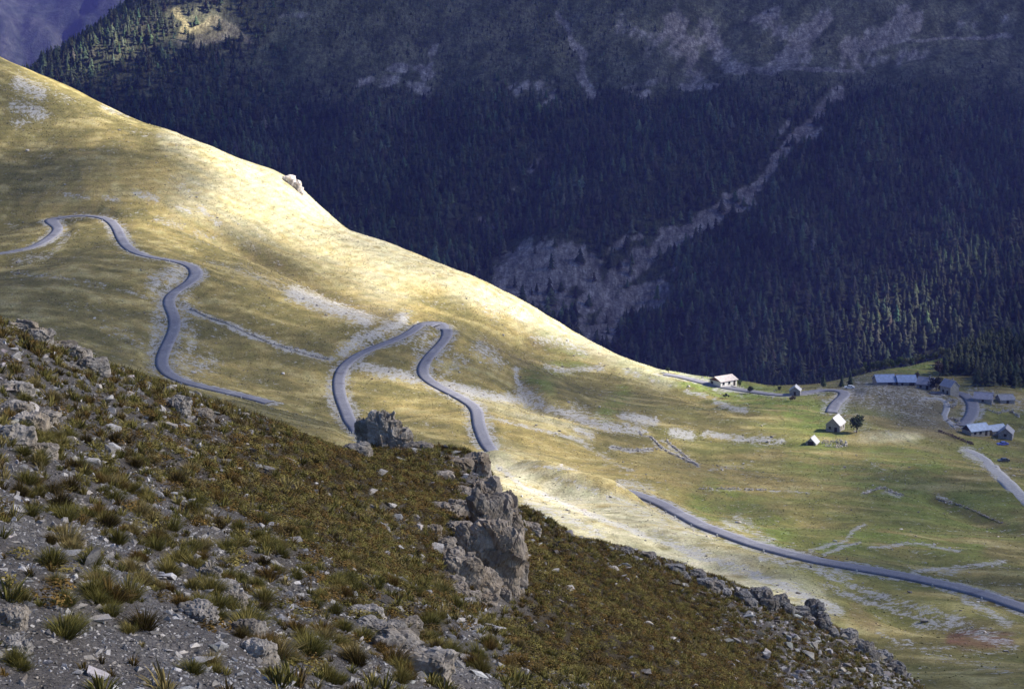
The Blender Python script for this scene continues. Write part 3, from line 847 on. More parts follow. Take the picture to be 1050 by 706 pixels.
# larger trees round the hamlet, standing on the near side of the valley
pk = [(rng.uniform(962, 1120), rng.uniform(352, 398)) for _ in range(1300)]
pk = [(u, v) for u, v in pk if v > 384 - (u - 962) * 0.9 and v > 344 and not (u < 1000 and v > 385) and not (u < 1040 and v > 396)]
ph = mid.hit([p[0] for p in pk], [p[1] for p in pk], 1200)
okk = (ph[:, 1] > 700) & (ph[:, 1] < 1150)
ph = ph[okk]
sel = []
for i, p in enumerate(ph):
    if all(np.hypot(*(p[:2] - ph[j, :2])) > 2.1 for j in sel):
        sel.append(i)
ph = ph[sel]
print('trees', len(tx), 'hamlet grove', len(ph))
nA = len(ph)
ax = np.concatenate([ph[:, 0], tx]); ay = np.concatenate([ph[:, 1], ty]); az = np.concatenate([ph[:, 2], tz])
ah = np.concatenate([rng.uniform(5.5, 10.0, nA), th])
aup = np.concatenate([np.zeros(nA), upper])
au, av = project(ax, ay, az)
size = ah / ay + np.concatenate([np.full(nA, 1.0), np.zeros(len(tx))])
inview = (au > 16) & (au < 1034) & (av > 60) & (av < 402)
# do not pick trees that the hillside hides
crest = np.array(MID_CREST)
inview &= (av - ah * F / ay * 0.75) < np.interp(au, crest[:, 0], crest[:, 1]) + 2 + 100 * (np.arange(len(ax)) < nA)
order = np.argsort(-np.where(inview, size, -1))
NTREE = 270
big_i = order[:NTREE]; rest = order[NTREE:]
base = np.array([0.050, 0.058, 0.036])
tintA = base[None] * np.exp(rng.normal(0, 0.30, (len(ax), 1))) * np.exp(1.1 * fbm(ax * 1.6, ay * .7, 90, 4, 96))[:, None] * (1 + rng.normal(0, 0.10, (len(ax), 3)))
wh = rng.integers(0, len(CON), len(ax))
sc = np.stack([ah * rng.uniform(.85, 1.2, len(ax)), ah * rng.uniform(.85, 1.2, len(ax)), ah], 1)
rz = rng.uniform(0, 6.28, len(ax)); pos = np.stack([ax, ay, az - 0.15], 1)
Vf, Ff, Cf = merge(CON, wh[rest], pos[rest], sc[rest], rz[rest], tintA[rest])
link('conifer_forest', mesh_np('conifer_forest', Vf, Ff, Cf), M_NEEDLE, kind='stuff')
con_me = [mesh_np('pine_tree', V_, F_, C_ * base * np.array(tn)) for (V_, F_, C_) in CON for tn in ((1, 1, 1),)]
for m_ in con_me:
    m_.materials.append(M_NEEDLE)
for i in big_i:
    o = bpy.data.objects.new('pine_tree', con_me[wh[i]]); COL.objects.link(o)
    o.location = pos[i]; o.scale = sc[i]; o.rotation_euler = (0, 0, rz[i])
    if i < nA:
        tag(o, 'dark conifer in the dense grove right of the hamlet houses', 'tree', 'conifers in the grove beside the hamlet')
    else:
        tag(o, 'small dark conifer at the lower edge of the forest on the far mountainside', 'tree', 'conifers along the lower edge of the far forest')


def at(u, v):
    return mid.hit([u], [v], 3000)[0]


def single_tree(u, v, hpx, label, kind='leafy', tint=(0.06, 0.085, 0.03), wide=0.42, name='leafy_tree', cat='tree', seed=0, group=None, lobes=7):
    p = at(u, v); h = hpx * p[1] / F
    t = thing(name, label, cat, (p[0], p[1], p[2] - 0.08), random.uniform(0, 6), group)
    if kind == 'leafy':
        V_, F_, C_ = leafy(seed, lobes, 900, wide, 0.05)
        link('crown', mesh_np('crown', V_ * h, F_, C_ * np.array(tint)), M_LEAF, t)
        b = B().tube((0, 0, -0.1 * h), (0.01 * h, 0, 0.5 * h), 0.035 * h, 0.015 * h, 7)
        for k in range(4):
            a = 1.57 * k + seed
            b.tube((0, 0, (0.2 + .06 * k) * h), (0.2 * h * math.cos(a), 0.2 * h * math.sin(a), (0.5 + .07 * k) * h), 0.018 * h, 0.006 * h, 5)
        b.part('trunk', M_BARK, t)
    else:
        V_, F_, C_ = conifer(seed, 8, 11, wide)
        link('crown', mesh_np('crown', V_[6:] * h, F_[5:] - 6, C_[6:] * np.array(tint)), M_NEEDLE, t)
        B().tube((0, 0, -0.06 * h), (0, 0, 0.6 * h), 0.022 * h, 0.008 * h, 7).part('trunk', M_BARK, t)
    return t


DARKG = (0.035, 0.05, 0.028); MIDG = (0.07, 0.10, 0.035); PALE = (0.15, 0.155, 0.09); BROWN = (0.11, 0.08, 0.055)
single_tree(878.5, 443.5, 21, 'dark leafy tree standing just right of the stone house with the pale roof', tint=DARKG, wide=.40, seed=1, lobes=9)
single_tree(685.5, 382.5, 7, 'dark round bush alone on the bright green crest left of the white chalet', tint=DARKG, wide=.6, name='bush', cat='bush', seed=2)
single_tree(744, 408.5, 6, 'dark low bush on the grass below the white chalet', tint=DARKG, wide=.75, name='bush', cat='bush', seed=3)
single_tree(758, 397, 8, 'green bush touching the right wall of the white chalet', tint=MIDG, wide=.5, name='bush', cat='bush', seed=4)
single_tree(769, 403.5, 9, 'bushy small tree by the road right of the white chalet', tint=DARKG, wide=.5, name='bush', cat='bush', seed=5)
single_tree(799, 400, 5, 'tiny dark bush left of the small grey hut by the road', tint=DARKG, wide=.5, name='bush', cat='bush', seed=6)
single_tree(813, 411.5, 7, 'brown scrubby bush below the small grey hut', tint=BROWN, wide=.85, name='bush', cat='bush', seed=7)
single_tree(844, 396.5, 15, 'pointed dark conifer at the meadow edge right of the small grey hut', 'con', DARKG, .26, 'pine_tree', seed=8)
single_tree(863, 396.5, 13, 'left of the two conifers standing behind the white parked car', 'con', DARKG, .27, 'pine_tree', seed=9)
single_tree(871.5, 395, 15, 'right of the two conifers standing behind the white parked car', 'con', DARKG, .25, 'pine_tree', seed=10)
single_tree(940, 389, 9, 'thin grey brown sapling behind the gap right of the blue roofed barns', tint=BROWN, wide=.4, seed=11, lobes=5)
single_tree(963.5, 385, 17, 'brownish tree in front of the green meadow above the hamlet', tint=BROWN, wide=.36, seed=12)
single_tree(960, 400.5, 16, 'large dark round tree between the lilac roofed house and the tall house', tint=(0.03, 0.035, 0.03), wide=.62, seed=13, lobes=10)
single_tree(967, 402, 12, 'smaller dark tree touching the left wall of the tall house', tint=(0.03, 0.035, 0.03), wide=.6, seed=14)
for i, u in enumerate(np.linspace(876, 978, 17)):
    vv = np.interp(u, [870, 900, 940, 985], [384, 378.5, 371.5, 362.5]) + random.uniform(-1.5, 0.5)
    single_tree(u, vv, random.uniform(7, 13), 'pale green bush in the hedge along the top of the hamlet meadow', tint=random.choice([PALE, MIDG, (0.10, 0.12, 0.06)]), wide=.5, name='bush', cat='bush', seed=30 + i,
                group='bushes in the hedge above the hamlet meadow')
# ------------------------------------------------------------------ buildings
M_STONE = simple('rubble stone wall', (0.30, 0.275, 0.245), 0.35, 1.6, bump=0.8)
M_STONED = simple('grey stone wall', (0.25, 0.235, 0.235), 0.35, 1.6, bump=0.8)
M_WHITE = simple('white render', (0.66, 0.62, 0.57), 0.06, 0.8)
M_WOOD = simple('brown boards', (0.16, 0.075, 0.04), 0.3, 3.0)
M_DARKW = simple('dark timber', (0.045, 0.036, 0.030), 0.3, 3.0)
M_GLASS = simple('window glass', (0.02, 0.024, 0.03), 0.2, 1.0, 0.12, 0.6)


def roof_mat(name, base, ribs=4.0, rough=0.5, spec=0.4):
    M = Mat(name, rough, spec)
    w = M.node('ShaderNodeTexWave'); w.inputs['Scale'].default_value = ribs; w.inputs['Distortion'].default_value = 0.3
    M.l.new(M.obj(), w.inputs['Vector'])
    n = M.noise(0.9, 5, 0.7, M.obj())
    lo = tuple(k * 0.72 for k in base); hi = tuple(min(1, k * 1.12) for k in base)
    return M.out(M.mix(M.ramp(n, [(0.3, lo), (0.65, hi)]), M.ramp(w.outputs['Fac'], [(0, 0.85), (1, 1.05)]), 1.0, 'MULTIPLY'), w.outputs['Fac'], 0.3, 0.04)


R_PALE = roof_mat('pale metal roof', (0.54, 0.52, 0.53)); R_PINK = roof_mat('weathered pinkish roof', (0.52, 0.45, 0.42)); R_GREY = roof_mat('grey slate roof', (0.34, 0.33, 0.36), 6, 0.8, 0.2)
R_BLUE = roof_mat('blue grey metal roof', (0.36, 0.43, 0.62)); R_LBLUE = roof_mat('light blue metal roof', (0.42, 0.50, 0.66)); R_LILAC = roof_mat('lilac grey roof', (0.40, 0.37, 0.42), 6, 0.8, 0.2)


def building(name, label, u, v, az, L, Wd, wall_h, rise, m_wall, m_roof, over=0.35, windows=(), door=None, chimney=None, gable=None, cat='house', sink=0.8, dz=0.0, group=None):
    """gabled building: ridge along local y, local -y gable looks at the camera side; az = degrees the ridge turns clockwise from the view direction"""
    p = at(u, v)
    t = thing(name, label, cat, (p[0], p[1], p[2] + dz), -math.radians(az), group)
    w, l = Wd / 2, L / 2
    b = B().prism([(-w, -sink), (w, -sink), (w, wall_h), (0, wall_h + rise), (-w, wall_h)], 'y', -l, l)
    wall = b.part('wall', m_wall, t)
    sl = rise / w
    rb = B()
    th_ = 0.18
    for s in (-1, 1):
        poly = [(0, wall_h + rise + 0.03), (s * (w + over), wall_h - sl * over + 0.03), (s * (w + over), wall_h - sl * over + th_ + 0.03), (0, wall_h + rise + th_ + 0.06)]
        rb.prism(poly, 'y', -l - over, l + over)
    roof = rb.part('roof', m_roof, t)
    rc = B().box(-0.14, 0.14, -l - over - .02, l + over + .02, wall_h + rise + th_ - 0.02, wall_h + rise + th_ + 0.12)
    rc.part('ridge_cap', m_roof, roof)
    if chimney:
        cx_, cy_ = chimney
        B().box(cx_ - .3, cx_ + .3, cy_ - .3, cy_ + .3, wall_h + rise - sl * abs(cx_) - .2, wall_h + rise + 0.9).part('chimney', m_wall, roof)
    if gable:
        B().prism([(-w * .8, wall_h - .1), (w * .8, wall_h - .1), (w * .8, wall_h + rise * .18), (0, wall_h + rise * .96), (-w * .8, wall_h + rise * .18)], 'y', -l - .06, -l + .05).part('gable_boards', gable, t)
    for (side, c_, z_, ww, hh) in windows:
        wb, gb, sb = B(), B(), B()
        if side == 'front':
            wb.box(c_ - ww / 2 - .08, c_ + ww / 2 + .08, -l - .05, -l + .05, z_ - .08, z_ + hh + .08); gb.box(c_ - ww / 2, c_ + ww / 2, -l - .06, -l, z_, z_ + hh)
            sb.box(c_ - ww / 2 - .15, c_ + ww / 2 + .15, -l - .16, -l + .02, z_ - .18, z_ - .085)
        else:
            wb.box(w - .05, w + .05, c_ - ww / 2 - .08, c_ + ww / 2 + .08, z_ - .08, z_ + hh + .08); gb.box(w, w + .06, c_ - ww / 2, c_ + ww / 2, z_, z_ + hh)
            sb.box(w - .02, w + .16, c_ - ww / 2 - .15, c_ + ww / 2 + .15, z_ - .18, z_ - .085)
        fr = wb.part('window', M_WHITE if m_wall is M_WHITE else M_DARKW, t); gb.part('pane', M_GLASS, fr); sb.part('sill', M_STONED, fr)
    if door:
        side, c_, ww, hh, md = door
        d = B()
        if side == 'front':
            d.box(c_ - ww / 2, c_ + ww / 2, -l - .07, -l + .02, -.1, hh)
        else:
            d.box(w - .02, w + .07, c_ - ww / 2, c_ + ww / 2, -.1, hh)
        d.part('door', md, t)
    return t


building('chalet', 'white low chalet with a broad pale roof and brown boarded gable on the bright crest', 741.5, 394.5, 52, 9.2, 6.6, 2.4, 1.4, M_WHITE, R_PINK, .5,
         [('side', -3, .9, 1.2, 1.1), ('side', 0.2, .9, 1.2, 1.1), ('front', -1.8, .9, 1.4, 1.1)], ('side', 3.2, 1.1, 2.1, M_DARKW), None, M_WOOD)
building('hut', 'small grey gabled hut beside the valley road between chalet and parked car', 815.5, 404.5, 14, 5.0, 4.2, 2.0, 1.6, M_STONED, R_PALE, .25, (), ('front', 0, .9, 1.7, M_DARKW))
building('stone_house', 'narrow stone house with a bright pale roof at the left of a dark tree', 856.5, 441.0, 24, 7.6, 4.8, 2.7, 2.3, M_STONE, R_PALE, .4,
         [('front', -1.0, 1.2, .7, .8), ('side', -1.6, 1.0, .8, .9), ('side', 1.6, 1.0, .8, .9)], ('front', 1.1, 1.0, 1.9, M_DARKW))
building('stone_shed', 'little low shed with pale roof and dark open gable below the narrow stone house', 833, 455.5, 24, 4.4, 3.4, 0.9, 1.7, M_STONE, R_PALE, .3, (), ('front', 0, 2.0, 1.5, M_DARKW), cat='shed')
building('barn', 'left of the two long barns with blue grey roofs at the top of the hamlet', 906.5, 393.5, 84, 8.0, 7.6, 1.6, 2.3, M_STONED, R_BLUE, .35, (), ('side', 1.5, 2.0, 1.5, M_DARKW), cat='barn')
building('barn', 'right of the two long barns with blue grey roofs at the top of the hamlet', 928.5, 394.0, 88, 7.8, 7.0, 1.7, 2.2, M_STONED, R_BLUE, .35, [('side', -2.2, .5, .8, .8)], ('side', 1.8, 2.2, 1.6, M_DARKW), cat='barn')
building('stone_house', 'lilac roofed stone house right of the blue roofed barns', 949.5, 398.5, 118, 6.4, 5.6, 2.4, 2.3, M_STONED, R_LILAC, .3, [('side', -1.5, .9, .8, .9), ('front', 0.5, 1.0, .8, .9)], ('side', 1.2, 1.0, 1.9, M_DARKW), (0.5, 1.5))
building('stone_house', 'tall narrow house with beige lower wall above the hairpin of the hamlet road', 973.5, 404.0, 150, 6.0, 4.6, 3.6, 2.2, M_STONE, R_LILAC, .3, [('side', -1.2, 1.0, .8, 1.0), ('front', 0, 2.2, .8, .9)], ('side', 1.3, 1.0, 1.9, M_DARKW), (-.4, 1.2))
building('farmhouse', 'long stone farmhouse with a light blue metal roof and dark left gable', 1000.5, 445.0, 66, 8.4, 5.6, 2.0, 1.9, M_STONE, R_LBLUE, .35,
         [('side', -2.4, .7, .9, .9), ('side', 0, .7, .9, .9)], ('side', 2.6, 1.0, 1.8, M_DARKW), None, M_DARKW)
building('barn', 'pale roofed annex with a white door joining the long stone farmhouse', 1020.5, 444.5, 62, 7.0, 5.0, 1.8, 1.5, M_STONE, R_LBLUE, .3, (), ('side', -1.5, 2.2, 1.6, M_WHITE), cat='barn')
building('stone_house', 'grey gabled house at the right end of the farmhouse row behind the blue van', 1031.5, 448.0, 20, 7.0, 5.0, 2.0, 2.0, M_STONED, R_GREY, .3, [('front', 0, 1.0, .9, .9)], None)
building('stone_house', 'low grey roofed house below the conifer grove right of the road hairpin', 1008.5, 411.5, 110, 7.0, 6.0, 1.6, 2.0, M_STONED, R_LILAC, .3, [('side', 0, .5, .8, .8)], None)
building('stone_house', 'lowest grey roof half hidden among rubble at the right edge below the grove', 1030.5, 412, 80, 6.0, 5.0, 1.4, 1.6, M_STONED, R_GREY, .3, (), ('side', 0, 1.0, 1.3, M_DARKW))

# ------------------------------------------------------------------ rocks
def rock_variant(seed, n=16, flat=0.6, cut=False):
    r = np.random.default_rng(seed)
    bm = bmesh.new()
    for _ in range(n):
        d = r.normal(size=3); d /= np.linalg.norm(d)
        d = d / (np.abs(d) ** 5).sum() ** 0.2 * r.uniform(.75, 1.0)
        bm.verts.new((d[0], d[1] * .8, d[2] * flat))
    h = bmesh.ops.convex_hull(bm, input=bm.verts)
    bmesh.ops.delete(bm, geom=list({g for g in h['geom_interior'] + h['geom_unused'] if isinstance(g, bmesh.types.BMVert)}), context='VERTS')
    bmesh.ops.triangulate(bm, faces=bm.faces)
    bm.verts.index_update()
    V = np.array([v.co[:] for v in bm.verts]); Fv = np.array([[v.index for v in f.verts] for f in bm.faces])
    bm.free()
    return V * 0.5, Fv, np.ones((len(V), 3))


ROCK = [rock_variant(200 + i, 10, random.choice([.35, .55, .7])) for i in range(14)]
BIGR = [rock_variant(300 + i, 26, random.choice([.45, .6, .75])) for i in range(10)]
M = Mat('limestone', 0.9, 0.2)
n1 = M.noise(3.0, 7, 0.75); n2 = M.noise(0.7, 4, 0.6); n3 = M.noise(11.0, 4, 0.7)
colr = M.mix(M.tint(), M.ramp(n1, [(0.3, 0.62), (0.7, 1.25)]), 1.0, 'MULTIPLY')
colr = M.mix(colr, M.ramp(n2, [(0.35, (0.82, 0.74, 0.62)), (0.6, (1.05, 1.05, 1.05))]), 1.0, 'MULTIPLY')
M_ROCK = M.out(M.mix(colr, M.ramp(n3, [(0.3, 0.8), (0.7, 1.15)]), 1.0, 'MULTIPLY'), n1, 0.8, 0.08)
LIME = np.array([0.35, 0.325, 0.31])


def _cube_sphere(n):
    key = ('cs', n)
    if key not in _cube_sphere.c:
        bm = bmesh.new(); bmesh.ops.create_cube(bm, size=2.0)
        bmesh.ops.subdivide_edges(bm, edges=bm.edges[:], cuts=n, use_grid_fill=True)
        bmesh.ops.triangulate(bm, faces=bm.faces[:]); bm.verts.index_update()
        V_ = np.array([v.co[:] for v in bm.verts]); F_ = np.array([[v.index for v in f.verts] for f in bm.faces]); bm.free()
        V_ = V_ / ((np.abs(V_) ** 4).sum(1) ** 0.25)[:, None]
        _cube_sphere.c[key] = (V_, F_)
    return _cube_sphere.c[key]


_cube_sphere.c = {}


def rockmass(seed, size, n=26, dip=0.2):
    """one broken limestone block: jointed cells, bedding ledges and fine roughness"""
    r = np.random.default_rng(seed)
    V_, F_ = _cube_sphere(n)
    D = V_ / np.linalg.norm(V_, axis=1, keepdims=True)
    k = np.ones(len(V_)); sh = np.ones(len(V_))
    asp = np.array(size) / np.mean(size)
    for cells, amp, tone in ((12, .34, .12), (60, .24, .18), (260, .11, .16)):
        c_ = r.uniform(-1, 1, (cells, 3)) * np.array([1, 1, 1])
        q = V_ * asp * np.array([1, 1, 1.0]); cc = c_ * asp
        d = ((q[:, None, :] - cc[None]) ** 2).sum(-1)
        i_ = d.argmin(1)
        k = k + amp * (r.random(cells)[i_] - .55); sh = sh * (1 + tone * (2 * r.random(cells)[i_] - 1))
    z_ = V_[:, 2] * size[2] + dip * V_[:, 0] * size[0]
    layer = np.floor(z_ / .22).astype(int)
    lr = r.normal(0, .014, 400)
    k = k + lr[layer % 400]; sh = sh * (1 + 1.2 * lr[layer % 400])
    P = V_ * np.array(size) * .5 * k[:, None] + r.normal(0, .008, V_.shape)
    return P, F_, sh


def crag(name, label, chunks, small, seed, cat='rock outcrop', dip=0.2, S_=None, tint=LIME * np.array([1.0, .95, .87])):
    """a broken limestone mass: chunks = (u, v, width m, height m, depth m, lift m), each a block of the outcrop"""
    S_ = S_ or near
    r = np.random.default_rng(seed)
    hits = [S_.hit([q[0]], [q[1]], 1500)[0] for q in chunks]
    c0 = np.mean(hits, 0); c0[2] = min(h_[2] for h_ in hits)
    t = thing(name, label, cat, c0)
    for (u, v, w, h, d, lift), p in zip(chunks, hits):
        P, F_, sh = rockmass(int(r.integers(1e6)), (w * 1.25, d * 1.2, h * 1.5), 34 if max(w, h) > 1.6 else (24 if max(w, h) > .8 else 14), dip)
        a = r.normal(0, .35); ca, sa = math.cos(a), math.sin(a)
        P = np.stack([P[:, 0] * ca - P[:, 1] * sa, P[:, 0] * sa + P[:, 1] * ca, P[:, 2]], 1) + (p - c0) + np.array([0, 0, lift])
        link('rock_block', mesh_np('rock_block', P, F_, sh[:, None] * tint[None] * r.uniform(.85, 1.1), False), M_ROCK, t)
    return t


crag('rock_outcrop', 'grey rock tower on the foreground skyline in front of the lower road bend', [(378, 448, 1.1, 1.5, 1.0, .5), (390, 444, 1.1, 1.9, 1.0, .55), (402, 448, .8, 1.3, .9, .45), (412, 450, 1.1, 1.3, .9, .35), (365, 456, 1.2, .7, 1.0, .1), (428, 457, 1.3, .45, .9, .12), (398, 456, 1.6, .8, 1.0, .15)], 4, 401)
cliff = [(466, 474, 1.6, .5, 1.4, -.15), (488, 482, 1.3, 1.3, 1.6, -.25), (478, 505, 1.3, .8, 1.1, -.3), (497, 508, 1.2, 1.7, 1.5, -.35), (509, 535, 1.5, 2.2, 1.5, -.15), (519, 562, 1.5, 2.8, 1.5, .1), (500, 560, 1.7, 3.2, 1.3, .25),
         (507, 588, 1.9, 2.6, 1.4, .2), (488, 575, 1.5, 2.2, 1.0, .1), (520, 592, 1.3, 2.0, 1.3, .1), (474, 590, 1.4, 1.2, .9, 0), (492, 603, 1.4, 1.2, 1.0, 0), (466, 525, 1.1, .8, .8, -.05), (450, 486, 1.2, .3, .8, -.1), (470, 548, 1.3, 1.0, 1.0, -.1), (458, 572, 1.2, .8, .9, -.1), (486, 535, 1.4, 1.6, 1.0, -.1), (446, 520, .9, .4, .7, -.1), (462, 596, 1.0, .5, .8, -.1), (543, 545, 1.0, .7, .9, .1), (470, 606, .7, .4, .6, 0), (484, 612, .6, .35, .5, 0), (500, 616, .7, .4, .6, 0), (515, 610, .6, .4, .5, 0), (455, 560, .8, .5, .6, 0), (445, 545, .6, .4, .5, 0)]
crag('rock_cliff', 'tall broken limestone cliff face in the middle of the foreground ridge', cliff, 4, 402, 'cliff', 1.1, tint=LIME * np.array([.95, .86, .74]))
crag('rock_outcrop', 'jagged dark rocks on the skyline right of the ridge centre above the bright slope', [(640, 566, 0.96, 0.45, 1, -0.02), (649, 572, 0.67, 0.27, 0.8, -0.07), (660, 570, 1.20, 0.45, 1, -0.02), (669, 576, 0.84, 0.27, 0.8, -0.07), (690, 584, 1.12, 0.52, 1, 0.03), (699, 590, 0.78, 0.31, 0.8, -0.02), (715, 592, 1.04, 0.60, 1, 0.03), (724, 598, 0.73, 0.36, 0.8, -0.02), (735, 603, 0.96, 0.75, 1, 0.08), (744, 609, 0.67, 0.45, 0.8, 0.03), (722, 600, 0.96, 0.68, 1, -0.02), (731, 606, 0.67, 0.41, 0.8, -0.07)], 4, 403, tint=LIME * .8)
crag('rock_outcrop', 'pair of blocky knobs on the lower right skyline of the foreground ridge', [(760, 614, 1.04, 0.75, 1, 0.13), (769, 620, 0.73, 0.45, 0.8, 0.08), (780, 616, 1.28, 0.98, 1.2, 0.23), (789, 622, 0.90, 0.59, 0.96, 0.18), (800, 622, 0.96, 0.90, 1, 0.18), (809, 628, 0.67, 0.54, 0.8, 0.13), (835, 634, 0.96, 1.27, 1.1, 0.38), (844, 640, 0.67, 0.76, 0.88, 0.33), (845, 645, 0.80, 0.90, 1, 0.08), (854, 651, 0.56, 0.54, 0.8, 0.03), (820, 630, 1.04, 0.68, 1, -0.02), (829, 636, 0.73, 0.41, 0.8, -0.07)], 4, 404, tint=LIME * .75)
crag('rock_outcrop', 'lowest rocks at the right end of the foreground ridge', [(870, 655, 1.04, 0.75, 1, 0.18), (879, 661, 0.73, 0.45, 0.8, 0.13), (885, 668, 1.12, 0.90, 1, 0.18), (894, 674, 0.78, 0.54, 0.8, 0.13), (905, 676, 0.96, 0.75, 1, 0.18), (914, 682, 0.67, 0.45, 0.8, 0.13), (918, 688, 0.96, 0.75, 1, 0.08), (927, 694, 0.67, 0.45, 0.8, 0.03), (895, 688, 1.04, 0.60, 1, -0.02), (904, 694, 0.73, 0.36, 0.8, -0.07)], 4, 405, tint=LIME * .75)
crag('rock_outcrop', 'craggy grey rock mass at the left edge below the foreground skyline', [(18, 425, .7, .5, .7, .0), (30, 440, .8, .6, .7, .0), (18, 455, .8, .6, .7, .05), (42, 466, .6, .35, .6, .0), (16, 400, .8, .4, .8, .0), (50, 430, .5, .3, .5, 0)], 4, 406)
crag('rock_outcrop', 'lichen covered boulder at the left edge among bottom grass tufts', [(12, 640, .32, .28, .3, .04), (18, 665, .28, .18, .3, .0)], 2, 407)
crag('rock_outcrop', 'pale broken bedrock surfacing in the lower left scree', [(205, 632, .55, .2, .4, .05), (225, 610, .5, .35, .4, .05), (240, 620, .4, .3, .35, .02), (255, 650, .45, .3, .4, .03), (215, 590, .4, .25, .35, .03), (265, 672, .4, .3, .35, .03)], 4, 408)
crag('rock_outcrop', 'grey layered bedrock at the bottom centre of the foreground slope', [(390, 650, .9, .35, .7, .05), (405, 668, .8, .5, .6, .1), (425, 680, .9, .4, .6, .05), (440, 690, .8, .5, .6, .1), (375, 632, .7, .3, .6, .03), (415, 645, .8, .3, .5, .05)], 4, 409)
crag('rock_outcrop', 'long low ledge of rock along the left foreground skyline', [(22, 342, 1.0, .5, .8, .1), (38, 350, .9, .5, .8, .1), (60, 360, 1.0, .4, .8, .05), (78, 368, .9, .5, .8, .1), (96, 380, .9, .5, .8, .1), (180, 420, 1.1, .5, .8, .1), (205, 428, .9, .4, .8, .05)], 4, 410)
# the small cliff on the sunlit crest
crag('rock_outcrop', 'small sunlit crag breaking the crest line of the bright hillside', [(296, 186, 5, 3.5, 5, 0), (302, 191, 5, 4, 5, -.5), (306, 195, 4, 3, 4, -.5)], 4, 411, S_=mid, tint=LIME * 1.2)


def slab(u, v, wpx, hpx, label, tint=LIME * 1.6, seed=0, tilt=0.3, name='rock', S_=None):
    S_ = S_ or near
    p = S_.hit([u], [v], 2000)[0]; s = p[1] / F
    V_, F_, C_ = rock_variant(500 + seed, 14, .5)
    sc_ = np.array([wpx * s * 1.15, wpx * s * .9, hpx * s * 1.7])
    ct, st = math.cos(tilt), math.sin(tilt)
    Q = V_ * sc_
    Q = np.stack([Q[:, 0] * ct + Q[:, 2] * st, Q[:, 1], -Q[:, 0] * st + Q[:, 2] * ct], 1)
    o = link(name, mesh_np(name, Q, F_, C_ * tint, False), M_ROCK)
    o.location = p + np.array([0, 0, hpx * s * .25])
    return tag(o, label, 'rock')


slab(447, 566, 20, 15, 'white angular boulder beside the foot of the foreground cliff', seed=1, tilt=.2)
slab(117, 440, 20, 9, 'pale flat rock in the left scree, upper one of two bright slabs', seed=2, tilt=.35)
slab(121, 462, 22, 7, 'long pale tilted rock in the left scree, lower one of two bright slabs', seed=3, tilt=.6)
slab(46, 372, 10, 6, 'small white rock just below the left foreground skyline', seed=4)
slab(187, 462, 17, 8, 'pale rounded boulder with a dark shadowed underside on the scree', seed=5, tilt=.2)
slab(160, 510, 22, 13, 'rounded pale boulder half covered by grass in the left foreground', seed=6, tilt=.3, tint=LIME * 1.3)
slab(295, 473, 18, 6, 'flat white slab among heath below the centre of the skyline', seed=7, tilt=.3)
slab(664, 640, 12, 6, 'flat white slab lying alone in the brown heath of the lower right slope', seed=8, tilt=.15, tint=LIME * 1.8)
slab(636, 641, 6, 4, 'small pale rock left of the flat white slab in the brown heath', seed=9)
slab(205, 630, 32, 18, 'large pale slab in the bottom left scree', seed=10, tilt=.3, tint=LIME * 1.45)
slab(95, 474, 18, 8, 'pale slab near the left edge above the green grass tufts', seed=11, tilt=.2)
slab(284, 580, 16, 9, 'light grey rock in the middle of the foreground scree', seed=12, tilt=.4, tint=LIME * 1.3)
slab(199.5, 382.5, 6, 4, 'white boulder on the verge above the lower bend of the upper road', seed=13, tilt=.1, S_=mid, tint=LIME * 2)
slab(28, 155, 3.5, 3.5, 'lone white boulder on the sunlit slope at the far left', seed=14, S_=mid, tint=LIME * 2)
slab(887.5, 506, 6, 3, 'white boulder by the ruined walls in the right meadow', seed=15, S_=mid, tint=LIME * 2)

# ------------------------------------------------------------------ loose stones of the foreground
def scatter(n, umin, umax, vmin, vmax):
    """random points on the foreground ground, even over the ground's own surface"""
    x = rng.uniform(-52, 52, n); y = np.sqrt(rng.uniform(14 ** 2, 160 ** 2, n))
    z = near.ground(x, y); u, v = project(x, y, z)
    k = (u > umin) & (u < umax) & (v > vmin) & (v < vmax)
    return x[k], y[k], z[k], u[k], v[k]


x, y, z, u, v = scatter(110000, -60, 1080, 300, 760)
he = grid_at(near, heath, x, y); nn = fbm(x, y, 5, 3, 110)
pr = np.clip(0.80 - 0.6 * he + 0.6 * nn, 0.08, 1) * np.clip(0.25 + 60 / y, 0, 1) + 0.35 * smooth(700, 800, u)
k = rng.random(len(x)) < pr
x, y, z, u, v = x[k], y[k], z[k], u[k], v[k]
sz = np.minimum(0.075 * rng.pareto(2.0, len(x)) + 0.055, 0.45) * (0.8 + y / 110)
sz = np.minimum(sz, 1.0)
sc = sz[:, None] * np.stack([rng.uniform(.8, 1.5, len(x)), rng.uniform(.7, 1.2, len(x)), rng.uniform(.5, 1.0, len(x))], 1)
rz = rng.uniform(0, 6.28, len(x)); tl = rng.normal(.15, .3, len(x)); wh = rng.integers(0, len(ROCK), len(x))
ti = LIME[None] * rng.choice([.55, .75, .95, 1.25, 1.7], len(x), p=[.16, .20, .22, .24, .18])[:, None] * (1 + rng.normal(0, .03, (len(x), 3)))
ps = np.stack([x, y, z + sc[:, 2] * .12], 1)
inv = (u > 14) & (u < 1036) & (v > 335) & (v < 690)
order = np.argsort(-np.where(inv, sz / y, -1)); bi, re_ = order[:230], order[230:]
print('stones', len(x))
Vr, Fr, Cr = merge(ROCK, wh[re_], ps[re_], sc[re_], rz[re_], ti[re_], tl[re_])
link('loose_stones', mesh_np('loose_stones', Vr, Fr, Cr, False), M_ROCK, kind='stuff')
g_y = 15 * (150 / 15) ** rng.random(150000); g_x = (rng.uniform(-40, 1090, 150000) - W0 / 2) / F * g_y
